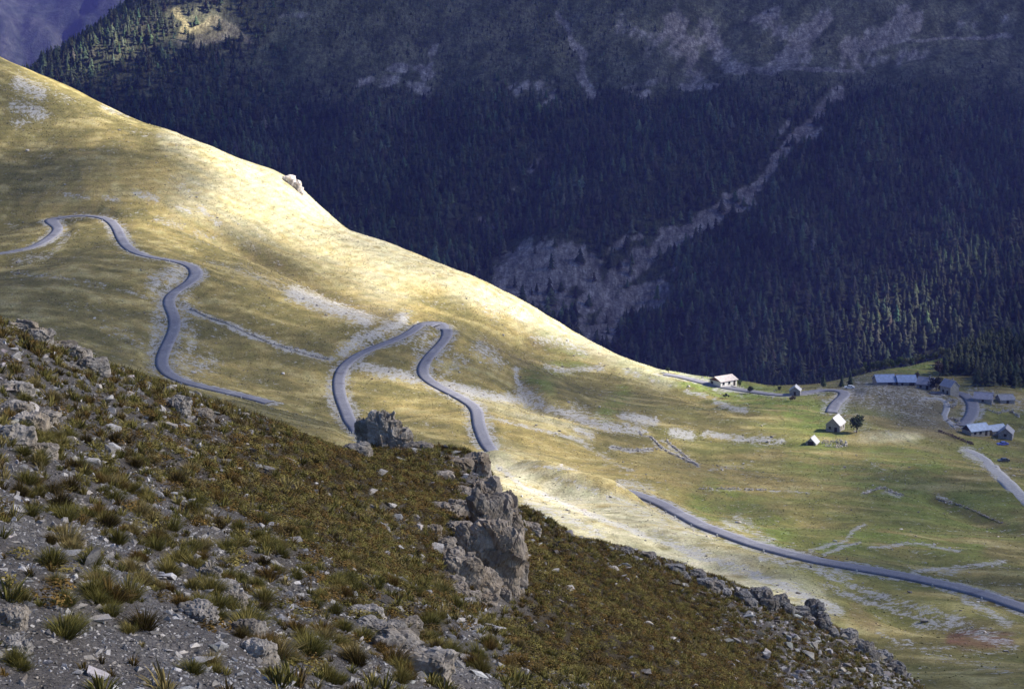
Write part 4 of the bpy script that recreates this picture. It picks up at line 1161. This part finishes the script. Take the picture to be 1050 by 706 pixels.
g_z = near.ground(g_x, g_y); g_u, g_v = project(g_x, g_y, g_z)
g_k = (g_v > 320) & (g_v < 740) & (rng.random(150000) < np.clip(.75 - .65 * grid_at(near, heath, g_x, g_y) + .9 * fbm(g_x, g_y, 4, 4, 111), .04, 1))
g_x, g_y, g_z = g_x[g_k], g_y[g_k], g_z[g_k]
g_s = (.030 + .024 * rng.pareto(2.2, len(g_x))).clip(0, .16) * (g_y / 25) ** .7
PEB = [rock_variant(800 + i, 7, .6) for i in range(8)]
Vr, Fr, Cr = merge(PEB, rng.integers(0, 8, len(g_x)), np.stack([g_x, g_y, g_z + .1 * g_s], 1), g_s[:, None] * rng.uniform(.8, 1.7, (len(g_x), 3)), rng.uniform(0, 6.28, len(g_x)),
                   LIME[None] * rng.uniform(.4, 1.2, (len(g_x), 1)) ** 1.5 * 1.4 * np.ones((1, 3)))
print('gravel', len(g_x))
link('gravel', mesh_np('gravel', Vr, Fr, Cr, False), M_ROCK, kind='stuff')
rm = {}
for i in bi:
    tone = int(np.argmin(np.abs(ti[i, 0] / LIME[0] - np.array([.55, .75, .95, 1.25, 1.7]))))
    key = (wh[i], tone)
    if key not in rm:
        V_, F_, C_ = ROCK[wh[i]]
        rm[key] = mesh_np('rock', V_, F_, C_ * LIME * [.55, .75, .95, 1.25, 1.7][tone], False); rm[key].materials.append(M_ROCK)
    o = bpy.data.objects.new('rock', rm[key]); COL.objects.link(o)
    o.location = ps[i]; o.scale = sc[i]; o.rotation_euler = (0, tl[i], rz[i])
    lb = ['dark grey', 'dark grey', 'grey', 'light grey', 'whitish'][tone]
    tag(o, f'{lb} angular stone lying loose on the foreground slope', 'rock', f'{lb} stones on the foreground slope')

# ------------------------------------------------------------------ grass tufts and dwarf shrubs of the foreground
def tuft(seed, n, wid=0.03, flat=0.75):
    """a soft dome of thin blades"""
    r = np.random.default_rng(seed)
    V, Fv, C = [], [], []
    sq = r.normal(0, .25, 3)
    for _ in range(n):
        a = r.uniform(0, 6.28); th_ = 1.45 * r.uniform(0, 1) ** .75
        bx, by = .16 * th_ * math.cos(a), .16 * th_ * math.sin(a)
        L = r.uniform(.55, 1.05) * (1 + sq[0] * math.cos(a) + sq[1] * math.sin(2 * a))
        tx_ = bx + L * flat * math.sin(th_) * math.cos(a) + .06; ty_ = by + L * flat * math.sin(th_) * math.sin(a); h = L * math.cos(th_ * .9)
        n_ = r.uniform(0, 3.14); w = wid * r.uniform(.6, 1.4)
        o = len(V); g = r.uniform(.6, 1.3)
        mx_, my_, mh = bx + .5 * (tx_ - bx), by + .5 * (ty_ - by), h * .62
        V += [(bx - w * math.cos(n_), by - w * math.sin(n_), -.12), (bx + w * math.cos(n_), by + w * math.sin(n_), -.12),
              (mx_ + w * math.cos(n_), my_ + w * math.sin(n_), mh), (mx_ - w * math.cos(n_), my_ - w * math.sin(n_), mh), (tx_, ty_, h)]
        C += [(g * .8,) * 3, (g * .8,) * 3, (g,) * 3, (g,) * 3, (g * 1.3, g * 1.2, g * 1.05)]
        Fv += [(o, o + 1, o + 2), (o, o + 2, o + 3), (o + 3, o + 2, o + 4)]
    return np.array(V), np.array(Fv), np.array(C)


def shrub(seed, n):
    r = np.random.default_rng(seed)
    V, Fv, C = [], [], []
    for _ in range(n):
        d = r.normal(size=3); d[2] = abs(d[2]); d /= np.linalg.norm(d)
        p = d * np.array([.5, .5, .62]) * r.uniform(.6, 1.05)
        a = r.normal(size=3); a /= np.linalg.norm(a); b = np.cross(a, d); b /= np.linalg.norm(b) + 1e-9
        s = r.uniform(.035, .085); o = len(V); g = r.uniform(.6, 1.35)
        V += [p + a * s, p - a * s * .5 + b * s * .8, p - a * s * .5 - b * s * .8]; C += [(g, g * .95, g * .9)] * 3
        Fv.append((o, o + 1, o + 2))
    return np.array(V), np.array(Fv), np.array(C)


M = Mat('dry grass', 0.8, 0.15)
M_TUFT = M.out(M.mix(M.tint(), M.ramp(M.noise(3.0, 4, 0.7), [(0.3, 0.75), (0.7, 1.25)]), 1.0, 'MULTIPLY'))
TUFTS = [tuft(600 + i, 50, wid=.035) for i in range(8)] + [shrub(650 + i, 150) for i in range(6)]
TCOL = np.array([[0.175, 0.15, 0.038], [0.235, 0.19, 0.055], [0.30, 0.23, 0.09], [0.17, 0.105, 0.028], [0.095, 0.066, 0.020]])
x, y, z, u, v = scatter(200000, -60, 1080, 300, 760)
he = grid_at(near, heath, x, y); nn = fbm(x * .45 + .3 * y, y, 4.5, 4, 120)
pr = np.clip(0.46 + 0.9 * he + 1.2 * nn, 0.04, 1) * np.where(u > 760, .55, 1)
k = rng.random(len(x)) < pr
x, y, z, u, v, he, nn = (a[k] for a in (x, y, z, u, v, he, nn))
hz_ = rng.random(len(x)) < he * .75
wh = np.where(hz_, rng.integers(8, 14, len(x)), rng.integers(0, 8, len(x)))
hh = np.where(hz_, rng.uniform(.16, .42, len(x)), (.11 + .29 * rng.random(len(x)) ** 1.6) * (1 + .3 * nn))
wd_ = np.where(hz_, rng.uniform(.35, .8, len(x)), hh * rng.uniform(.9, 1.4, len(x)))
kc = np.where(hz_, rng.choice([0, 1, 3, 4], len(x), p=[.24, .16, .26, .34]), rng.choice([0, 1, 2, 3, 4], len(x), p=[.36, .26, .14, .14, .10]))
ti = TCOL[kc] * rng.uniform(.8, 1.2, (len(x), 1))
sc = np.stack([wd_, wd_, hh], 1); rz = rng.uniform(0, 6.28, len(x)); ps = np.stack([x, y, z], 1)
inv = (u > 14) & (u < 1036) & (v > 345) & (v < 700) & ~hz_
order = np.argsort(-np.where(inv, hh / y, -1)); bi, re_ = order[:280], order[280:]
print('tufts', len(x))
Vr, Fr, Cr = merge(TUFTS, wh[re_], ps[re_], sc[re_], rz[re_], ti[re_])
link('grass_and_heath', mesh_np('grass_and_heath', Vr, Fr, Cr, False), M_TUFT, kind='stuff')
NT = [tuft(700 + i, 600, wid=.007) for i in range(6)]
tm = {}
TN = ['olive green', 'yellowish green', 'straw coloured', 'rusty brown', 'dark brown']
for i in bi:
    key = (int(wh[i]) % 6, int(kc[i]))
    if key not in tm:
        V_, F_, C_ = NT[key[0]]
        tm[key] = mesh_np('grass_tuft', V_, F_, C_ * TCOL[key[1]], False); tm[key].materials.append(M_TUFT)
    o = bpy.data.objects.new('grass_tuft', tm[key]); COL.objects.link(o)
    s_ = 1.0
    o.location = ps[i]; o.scale = (sc[i][0] * s_ * 1.2, sc[i][1] * s_ * 1.2, sc[i][2] * s_); o.rotation_euler = (0, 0, rz[i])
    tag(o, f'{TN[key[1]]} grass tuft on the stony foreground slope', 'grass tuft', f'{TN[key[1]]} tufts on the foreground slope')

# ------------------------------------------------------------------ stones lying about the hillside
m_ = np.zeros(mid.x.shape)
for pts, w, s in SCREES:
    m_ = np.maximum(m_, brush(mid.u, mid.v, pts, w + 1.5, .9) * s)
x = rng.uniform(-330, 330, 160000); y = np.sqrt(rng.uniform(220 ** 2, 960 ** 2, 160000))
z = mid.ground(x, y); u, v = project(x, y, z)
pr = 0.05 + 0.6 * grid_at(mid, m_, x, y)
k = (u > -60) & (u < 1110) & (v > 50) & (v < 740) & (rng.random(len(x)) < pr) & (grid_at(mid, carve_d - carve_w, x, y) > 1.0)
x, y, z = x[k], y[k], z[k]
sz = np.minimum(.34 + .22 * rng.pareto(2.4, len(x)), 1.7)
sc = sz[:, None] * rng.uniform(.6, 1.3, (len(x), 3)) * np.array([1, 1, .8])
ti = LIME[None] * rng.uniform(.5, 1.9, (len(x), 1)) * np.ones((1, 3))
Vr, Fr, Cr = merge(ROCK, rng.integers(0, len(ROCK), len(x)), np.stack([x, y, z + .1 * sz], 1), sc, rng.uniform(0, 6.28, len(x)), ti)
print('hill stones', len(x))
link('scattered_stones', mesh_np('scattered_stones', Vr, Fr, Cr, False), M_ROCK, kind='stuff')


x = rng.uniform(-330, 330, 420000); y = np.sqrt(rng.uniform(230 ** 2, 960 ** 2, 420000))
z = mid.ground(x, y); u, v = project(x, y, z)
k = (u > -40) & (u < 1090) & (v > 55) & (v < 730) & (rng.random(len(x)) < np.clip(.33 + .7 * fbm(x, y, 12, 4, 130) + .4 * fbm(x, y, 60, 3, 131), 0, 1)) & (grid_at(mid, carve_d - carve_w, x, y) > 1.5) & (grid_at(mid, m_, x, y) < .5)
x, y, z = x[k], y[k], z[k]
TUS = [rock_variant(900 + i, 7, .7) for i in range(6)]
sz = rng.uniform(.25, .6, len(x)) * (.7 + y / 1500)
ti = grid_at(mid, c[..., :3], x, y) * np.exp(rng.normal(-.05, .30, (len(x), 1)))
Vr, Fr, Cr = merge(TUS, rng.integers(0, 6, len(x)), np.stack([x, y, z + .02], 1), sz[:, None] * np.array([1.2, 1.2, .75]) * rng.uniform(.7, 1.3, (len(x), 3)), rng.uniform(0, 6.28, len(x)), np.clip(ti, .01, .6))
print('tussocks', len(x))
link('grass_tussocks', mesh_np('grass_tussocks', Vr, Fr, Cr, True), M_TUFT, kind='stuff')


def stone_wall(pts, label, h=0.8, seed=0, name='stone_wall', tint=LIME * 1.35, cat='stone wall', gap=0.0):
    q = mid.hit([p[0] for p in pts], [p[1] for p in pts], 2500)
    C = catmull(q, .55); C[:, 2] = mid.ground(C[:, 0], C[:, 1])
    r = np.random.default_rng(seed)
    C = C[r.random(len(C)) >= gap]
    n = len(C); P = np.repeat(C, 3, 0)
    lay = np.tile([0, 1, 2], n)
    P[:, 2] += (lay + .3) * h / 3; P[:, :2] += r.normal(0, .1, (3 * n, 2))
    s = np.stack([r.uniform(.6, 1.0, 3 * n), r.uniform(.5, .8, 3 * n), r.uniform(.4, .7, 3 * n) * h / .8], 1)
    drop = (lay == 2) & (r.random(3 * n) < .4)
    P, s = P[~drop], s[~drop]
    Vr, Fr, Cr = merge(ROCK, r.integers(0, len(ROCK), len(P)), P, s, r.uniform(0, 6.28, len(P)), tint[None] * r.uniform(.7, 1.4, (len(P), 1)) * np.ones((1, 3)))
    c0 = np.array([Vr[:, 0].mean(), Vr[:, 1].mean(), Vr[:, 2].min()])
    o = link(name, mesh_np(name, Vr - c0, Fr, Cr, False), M_ROCK); o.location = c0
    return tag(o, label, cat)


stone_wall([(196, 317), (215, 326), (250, 340), (290, 356), (338, 368.5)], 'long dry stone wall running down from the upper road to the lower road bend', 1.0, 1)
stone_wall([(628, 458.5), (648, 462), (670, 461)], 'short curved dry stone wall above the straight road in the middle meadow', 1.0, 2)
stone_wall([(655, 442), (680, 460), (700, 470), (712, 475)], 'left of two parallel dry stone walls slanting down the middle meadow', .7, 3, gap=.2)
stone_wall([(684, 452), (705, 470), (716, 478)], 'right of two parallel dry stone walls slanting down the middle meadow', .7, 4, gap=.2)
stone_wall([(718, 501.5), (760, 502), (785, 502.5)], 'straight dry stone wall along the top of the dark green hollow', .7, 5, gap=.15)
stone_wall([(886, 506), (905, 501), (910, 503), (925, 508)], 'ruined stone enclosure in the right meadow', .9, 6, gap=.15, name='ruin', cat='ruin')
stone_wall([(843, 455), (852, 453.5), (862, 454), (868, 457), (856, 458.5), (845, 457)], 'ruined stone walls beside the little low shed', 1.5, 7, name='ruin', cat='ruin', gap=.1)
stone_wall([(960, 511), (978, 516), (1000, 524), (1028, 536)], 'low dry stone wall crossing the right meadow', .42, 8, tint=LIME * .8, gap=.25)
stone_wall([(971, 413), (976, 411), (981, 414), (976, 418), (971, 416)], 'roofless stone ruin inside the loop of the hamlet road', 1.8, 9, name='ruin', cat='ruin')
stone_wall([(971, 432), (978, 430), (984, 434), (978, 437)], 'heap of pale stones left of the long stone farmhouse', 1.1, 10, name='stone_heap', cat='stone heap', tint=LIME * 1.2)
stone_wall([(1012, 420), (1022, 424), (1036, 422), (1045, 428)], 'broken stone walls among rubble at the right edge of the hamlet', 1.2, 11, name='ruin', cat='ruin')
stone_wall([(962, 442.5), (975, 447), (990, 453), (998, 456)], 'long low reddish brown wall in front of the stone farmhouse', 1.0, 12, tint=np.array([.12, .085, .08]), cat='low wall')

# ------------------------------------------------------------------ vehicles and riders
M_TYRE = simple('tyre', (0.025, 0.025, 0.025), 0.2, 4); M_METAL = simple('bare metal', (0.45, 0.45, 0.46), 0.1, 4, 0.35, 0.5, metal=0.8)
M_LAMP = simple('lamp glass', (0.75, 0.75, 0.72), 0.05, 4, 0.15, 0.5); M_RED = simple('rear lamp', (0.35, 0.02, 0.02), 0.1, 4, 0.3, 0.5)


def wheel(par, x_, y_, r_, w_, mrim=None):
    t_ = B().tube((x_ - w_ / 2, y_, r_), (x_ + w_ / 2, y_, r_), r_, r_, 18).mesh('wheel', .02)
    o = link('wheel', t_, M_TYRE, par)
    B().tube((x_ - w_ / 2 - .012, y_, r_), (x_ + w_ / 2 + .012, y_, r_), r_ * .62, r_ * .62, 14).part('rim', mrim or M_METAL, o)


def vehicle(label, name, cat, p, rot, paint, van=False):
    t = thing(name, label, cat, p, rot)
    if van:
        prof = [(-2.2, .35), (2.25, .35), (2.3, .95), (1.95, 1.1), (1.35, 1.85), (1.1, 1.95), (-2.15, 1.95), (-2.3, 1.7), (-2.3, .6)]
        gl = [[(1.3, 1.15), (1.75, 1.15), (1.28, 1.75), (.75, 1.75), (.75, 1.15)], [(-.4, 1.15), (.6, 1.15), (.6, 1.75), (-.4, 1.75)]]
        ws = [(1.97, 1.12), (1.40, 1.86)]
    else:
        prof = [(-1.95, .32), (1.95, .32), (2.05, .7), (1.95, .88), (1.0, .98), (.45, 1.42), (-.95, 1.45), (-1.6, 1.02), (-2.0, .95), (-2.05, .6)]
        gl = [[(.85, 1.0), (.4, 1.36), (-.2, 1.38), (-.2, 1.0)], [(-.3, 1.0), (-.3, 1.38), (-.9, 1.38), (-1.35, 1.02)]]
        ws = [(.98, 1.01), (.50, 1.40)]
    W2 = .82
    # cross section narrows towards the roof
    b = B(); V, n = [], len(prof)
    for s in (-1, 1):
        for yy, zz in prof:
            V.append((s * (W2 - .16 * max(0, zz - .9)), yy, zz))
    b.add(V, [tuple(range(n))[::-1], tuple(range(n, 2 * n))] + [(i, (i + 1) % n, n + (i + 1) % n, n + i) for i in range(n)])
    b.part('body', paint, t, bevel=.03)
    for poly in gl:
        for s in (-1, 1):
            g = B(); m = len(poly)
            A_ = [(s * (W2 - .16 * max(0, zz - .9) + .012), yy, zz) for yy, zz in poly]; A2 = [(x_ - s * .03, y_, z_) for x_, y_, z_ in A_]
            g.add(A_ + A2, [tuple(range(m)), tuple(range(m, 2 * m))[::-1]] + [(i, (i + 1) % m, m + (i + 1) % m, m + i) for i in range(m)])
            g.part('side_window', M_GLASS, t)
    (ya, za), (yb, zb) = ws
    g = B().add([(-.7, ya + .015, za), (.7, ya + .015, za), (.62, yb + .015, zb), (-.62, yb + .015, zb), (-.7, ya - .03, za), (.7, ya - .03, za), (.62, yb - .03, zb), (-.62, yb - .03, zb)],
                [(0, 1, 2, 3), (7, 6, 5, 4), (0, 4, 5, 1), (1, 5, 6, 2), (2, 6, 7, 3), (3, 7, 4, 0)])
    g.part('windscreen', M_GLASS, t)
    for s in (-1, 1):
        for yy in (-1.3, 1.3):
            wheel(t, s * (W2 - .08), yy, .32, .2)
        e = max(q[0] for q in prof)
        B().box(s * .6 - .16, s * .6 + .16, e - .12, e + .02, .66, .82).part('headlight', M_LAMP, t)
        B().box(s * .62 - .12, s * .62 + .12, -e - .02, -e + .12, .66, .84).part('tail_light', M_RED, t)
    return t


P_WHITE = simple('white paint', (0.75, 0.75, 0.76), 0.03, 1, 0.3, 0.5); P_BLUE = simple('blue paint', (0.09, 0.11, 0.48), 0.1, 1, 0.3, 0.5); P_DARK = simple('dark grey paint', (0.06, 0.06, 0.075), 0.1, 1, 0.3, 0.5)


def stand(u, v, up=0.06):
    q = at(u, v); return (q[0], q[1], q[2] + up)


vehicle('white car parked at the road junction in front of two conifers', 'parked_car', 'car', stand(871, 398.5, .05), 1.45, P_WHITE)
vehicle('blue car parked on the grass below the grey gabled house', 'parked_car', 'car', stand(1028, 456.5, .02), 1.75, P_BLUE)
vehicle('dark car at the right edge beside the gravel track below the hamlet', 'parked_car', 'car', stand(1029, 473.5, .02), 1.75, P_DARK)


slab(843, 571.5, 3.2, 2.6, 'left of two unidentified dark specks, shaped as stones, on the straight road at the path junction', tint=LIME * .12, seed=16, S_=mid)  # unidentified dark specks on the road, built as small stones
slab(931, 591, 3.2, 2.6, 'right of two unidentified dark specks, shaped as stones, on the straight road', tint=LIME * .12, seed=17, S_=mid)

nk = 0
for kr in ('upper', 'lower'):
    wr, Cr_ = road_geo[kr]
    acc = 0.0
    for i in range(2, len(Cr_) - 2):
        acc += np.linalg.norm(Cr_[i] - Cr_[i - 1])
        uu, vv = project(*Cr_[i])
        if acc > 17 and 20 < uu < 1030 and vv < 680 and not (517 < uu < 625):
            acc = random.uniform(-6, 3)
            d = Cr_[i + 1] - Cr_[i - 1]; nrm = np.array([d[1], -d[0]]) / np.hypot(d[0], d[1])
            sd_ = 1 if nrm[1] < 0 else -1
            xx, yy = Cr_[i][:2] + nrm * sd_ * (wr[i] / 2 + .9)
            if grid_at(mid, carve_d - carve_w, np.array([xx]), np.array([yy]))[0] < .4:
                continue
            o = link('marker_stone', MS if nk else (MS := B().prism([(-.2, -.3), (.2, -.3), (.17, .55), (.08, .68), (-.08, .68), (-.17, .55)], 'y', -.17, .17).mesh('marker_stone', .03)), () if nk else M_EDGE)
            o.location = (xx, yy, float(mid.ground(xx, yy))); o.rotation_euler = (0, 0, random.uniform(-.3, .3))
            tag(o, 'pale squat marker stone along the outer edge of the mountain road', 'marker stone', 'marker stones along the mountain road'); nk += 1
print('marker stones', nk)

# tracks on the ground of the hamlet and meadows
for pts, w in (([(988, 461), (1000, 466), (1010, 473), (1022, 485), (1036, 498), (1060, 520)], 5.0), ([(948, 408), (958, 408), (966, 410), (971, 416), (968, 427), (974, 433), (981, 438)], 2.6)):
    q = mid.hit([p[0] for p in pts], [p[1] for p in pts], 2500)
    C = catmull(q, 1.0); C[:, 2] = box_smooth(mid.ground(C[:, 0], C[:, 1]), 5) + .06
    link('gravel_track', strip_mesh('gravel_track', C, w, 0.04, 0.04), M_GRAVEL, kind='structure')
# ------------------------------------------------------------------ sun, sky, added shade cloud, haze
SUN_EL, SUN_AZ = math.radians(37), math.radians(88)       # azimuth clockwise from the view direction
S = np.array([math.cos(SUN_EL) * math.sin(SUN_AZ), math.cos(SUN_EL) * math.cos(SUN_AZ), math.sin(SUN_EL)])
sd = bpy.data.lights.new('sun', 'SUN'); sd.energy = 5.0; sd.angle = math.radians(0.53); sd.color = (1.0, 0.95, 0.86)
so = bpy.data.objects.new('sun', sd); COL.objects.link(so)
so.rotation_euler = Vector(S).to_track_quat('Z', 'Y').to_euler()
wd = bpy.data.worlds.new('World'); scene.world = wd; wd.use_nodes = True
sky = wd.node_tree.nodes.new('ShaderNodeTexSky'); sky.sky_type = 'NISHITA'; sky.sun_disc = False
sky.sun_elevation = SUN_EL; sky.sun_rotation = SUN_AZ; sky.altitude = 2300; sky.dust_density = 0.3; sky.ozone_density = 6.0
bg = wd.node_tree.nodes['Background']; bg.inputs['Strength'].default_value = 0.058
wd.node_tree.links.new(sky.outputs['Color'], bg.inputs['Color'])
scene.view_settings.view_transform = 'Standard'; scene.view_settings.look = 'None'; scene.view_settings.gamma = 1.0
scene.view_settings.exposure = 1.65

# sunlit patches on the ground (share of sunlight let through by the added, unseen cloud sheet)
LIT_MID = [([(12, 66), (60, 86), (120, 118), (180, 142)], 7, 0.95), ([(180, 140), (240, 165), (300, 192)], 14, 1.0), ([(240, 195), (300, 215), (335, 235)], 34, 0.95), ([(330, 215), (400, 262), (430, 290)], 30, 1.0), ([(385, 268), (420, 300)], 24, 1.0),
           ([(440, 275), (500, 300), (560, 330), (620, 360), (690, 384), (740, 398)], 13, 1.0), ([(560, 322), (640, 360)], 12, 1.0), ([(430, 300), (520, 335)], 18, 0.75),
           ([(12, 145), (60, 140), (100, 135)], 16, 0.8), ([(60, 95), (140, 130)], 14, 0.6), ([(170, 215), (240, 250), (320, 290), (390, 325)], 15, 0.8), ([(130, 225), (200, 235), (260, 245)], 16, 0.7), ([(20, 255), (110, 240), (170, 260)], 16, 0.55),
           ([(400, 335), (470, 350)], 14, 0.6), ([(360, 400), (420, 410)], 28, 0.62), ([(330, 425), (365, 445)], 10, 0.7), ([(440, 395), (500, 415), (580, 440)], 12, 0.85), ([(500, 430), (590, 465)], 22, 0.62),
           ([(505, 480), (560, 500), (620, 520), (700, 555), (760, 590), (830, 620)], 24, 1.0), ([(560, 530), (680, 570), (820, 640)], 30, 1.0), ([(830, 610), (900, 660)], 22, 0.75),
           ([(690, 388), (760, 402), (820, 415), (845, 435)], 15, 1.0), ([(845, 430), (865, 440)], 14, 1.0), ([(870, 448), (910, 446), (945, 450)], 8, 1.0), ([(800, 455), (900, 465), (950, 470)], 14, 0.6), ([(770, 430), (830, 440)], 14, 0.7), ([(870, 388), (930, 378), (1000, 362)], 10, 0.7),
           ([(560, 480), (700, 500), (800, 500)], 26, 0.45), ([(900, 545), (1030, 560)], 30, 0.5), ([(640, 440), (700, 450)], 14, .55), ([(900, 640), (1037, 640)], 25, .5)]
SHADE_MID = [([(0, 190), (40, 185), (110, 180), (160, 160)], 24, 0.14), ([(255, 252), (290, 265), (330, 290)], 13, .16), ([(400, 245), (440, 275)], 7, .4), ([(-40, 330), (60, 335), (130, 370), (250, 425), (340, 455)], 28, 0.13), ([(880, 402), (960, 418), (1060, 430)], 26, 0.12), ([(968, 375), (1060, 365)], 26, 0.06), ([(470, 345), (560, 362), (620, 375)], 12, .35), ([(970, 470), (1037, 500)], 26, .28),
             ([(730, 530), (810, 535)], 14, .3), ([(215, 300), (300, 330)], 15, .36), ([(350, 240), (425, 270), (460, 285)], 7, .45)]
T_mid = np.full(mid.x.shape, 0.115) + 0.15 * fbm(mid.x, mid.y, 70, 3, 81)
for pts, w, s in LIT_MID:
    m = brush(mid.u, mid.v, pts, w, 0.5); T_mid = np.maximum(T_mid, s * m + T_mid * (1 - m))
for pts, w, s in SHADE_MID:
    m = brush(mid.u, mid.v, pts, w, 0.6); T_mid = T_mid * (1 - m) + s * m
T_far = np.full(far.x.shape, 0.045)
for pts, w, s in [([(30, 70), (80, 60), (150, 40)], 25, 0.75), ([(120, 75), (180, 30), (240, 20)], 20, 0.8), ([(190, 20), (240, 30)], 14, 1.0), ([(880, 350), (960, 315), (1037, 255)], 34, 0.55), ([(930, 350), (1037, 330)], 26, 0.5), ([(690, 30), (800, 30), (1037, 20)], 40, 0.09), ([(640, 30), (560, 50)], 30, 0.06)]:
    m = brush(far.u, far.v, pts, w, 0.7); T_far = np.maximum(T_far, s * m)
T_near = np.full(near.x.shape, 0.235)
HC = 1100.0; CELL = 7.0
px, py, pT = [], [], []
for S_, T_, keep in ((mid, T_mid, None), (far, T_far, None), (near, T_near, None)):
    sx = S_.x + S[0] / S[2] * (HC - S_.z); sy = S_.y + S[1] / S[2] * (HC - S_.z)
    px.append(sx.ravel()); py.append(sy.ravel()); pT.append(T_.ravel())
px, py, pT = map(np.concatenate, (px, py, pT))
x0, y0 = px.min() - 150, py.min() - 150
nx, ny = int((px.max() + 150 - x0) / CELL), int((py.max() + 150 - y0) / CELL)
ix = ((px - x0) / CELL).astype(int); iy = ((py - y0) / CELL).astype(int)
num = np.bincount(iy * nx + ix, pT, nx * ny).reshape(ny, nx); den = np.bincount(iy * nx + ix, None, nx * ny).reshape(ny, nx).astype(float)
known = den > 0


def blur(a, r):
    for ax in (0, 1):
        p = np.cumsum(np.pad(a, [(r + 1, r) if k == ax else (0, 0) for k in (0, 1)], mode='edge'), axis=ax)
        n = a.shape[ax]
        a = (np.take(p, np.arange(2 * r + 1, 2 * r + 1 + n), ax) - np.take(p, np.arange(0, n), ax)) / (2 * r + 1)
    return a


T = np.where(known, num / np.maximum(den, 1), 0); filled = known.copy(); wgt = known.astype(float)
for r in (1, 2, 4, 8, 16, 32):
    bw = blur(wgt, r); bt = blur(T * wgt, r)
    new = (~filled) & (bw > 1e-4)
    T = np.where(new, bt / np.maximum(bw, 1e-6), T); filled |= new; wgt = filled.astype(float)
T = np.where(filled, T, 0.5)
T = blur(T, 1)
cx, cy = np.meshgrid(x0 + (np.arange(nx) + .5) * CELL, y0 + (np.arange(ny) + .5) * CELL)
e = np.minimum.reduce([cx - cx.min(), cx.max() - cx, cy - cy.min(), cy.max() - cy])
T = 1 - (1 - T) * smooth(0, 120, e + 30 * fbm(cx, cy, 90, 3, 91))
T = np.clip(T, 0.0, 1.0)
A = 1 - np.sqrt(np.maximum(T, 0.0))
thick = 70 * blur(A, 4) + 6
topz = HC + thick * (1 + 0.35 * fbm(cx, cy, 60, 4, 92)); botz = HC - 0.25 * thick
kk = np.arange(nx * ny).reshape(ny, nx)
quad = lambda k: np.stack([k[:-1, :-1], k[:-1, 1:], k[1:, 1:], k[1:, :-1]], -1)
use = (np.maximum.reduce([A[:-1, :-1], A[1:, :-1], A[:-1, 1:], A[1:, 1:]]) > 0.02)
Vc = np.concatenate([np.stack([cx, cy, topz], -1).reshape(-1, 3), np.stack([cx, cy, botz], -1).reshape(-1, 3)])
Fc = np.concatenate([quad(kk)[use], quad(kk + nx * ny)[use][:, ::-1]])
al = np.tile(A.ravel(), 2)
me = mesh_np('shade_cloud', Vc, Fc, np.stack([al, al, al], 1))  # unseen cloud added out of view, opacity shaped to cast the wanted shade
M = Mat('cloud')
tr = M.node('ShaderNodeBsdfTransparent'); di = M.node('ShaderNodeBsdfDiffuse'); tl = M.node('ShaderNodeBsdfTranslucent')
ad = M.node('ShaderNodeMixShader'); ad.inputs[0].default_value = 0.35; M.l.new(di.outputs[0], ad.inputs[1]); M.l.new(tl.outputs[0], ad.inputs[2])
for b_ in (di, tl):
    b_.inputs['Color'].default_value = (0.42, 0.46, 0.60, 1)
mx = M.node('ShaderNodeMixShader'); M.l.new(M.tint(), mx.inputs[0]); M.l.new(tr.outputs[0], mx.inputs[1]); M.l.new(ad.outputs[0], mx.inputs[2])
M.l.new(mx.outputs[0], M.n['Material Output'].inputs['Surface'])
link('shade_cloud', me, M.m, kind='structure')

HAZE = 0.000048
if HAZE:
    bm = bmesh.new(); bmesh.ops.create_cube(bm, size=1.0)
    me = bpy.data.meshes.new('haze'); bm.to_mesh(me); bm.free()
    hz = link('haze', me, (), kind='stuff')
    ztop = max(60.0, far.z.max() + 40, gz.max() + 40); zbot = min(gz.min(), far.z.min(), mid.z.min()) - 1.0
    hz.scale = (7000, 6800, ztop - zbot); hz.location = (-500, 3200, (ztop + zbot) / 2)
    print('haze box', zbot, ztop)
    m = bpy.data.materials.new('haze'); m.use_nodes = True
    nt = m.node_tree; nt.nodes.remove(nt.nodes['Principled BSDF'])
    pv = nt.nodes.new('ShaderNodeVolumePrincipled'); pv.inputs['Color'].default_value = (0.26, 0.27, 1.0, 1); pv.inputs['Density'].default_value = HAZE
    pv.inputs['Anisotropy'].default_value = 0.0
    nt.links.new(pv.outputs[0], nt.nodes['Material Output'].inputs['Volume'])
    me.materials.append(m)
cyc = scene.cycles
cyc.max_bounces = 5; cyc.diffuse_bounces = 2; cyc.glossy_bounces = 1; cyc.transmission_bounces = 2; cyc.volume_bounces = 0; cyc.transparent_max_bounces = 8
cyc.use_denoising = True
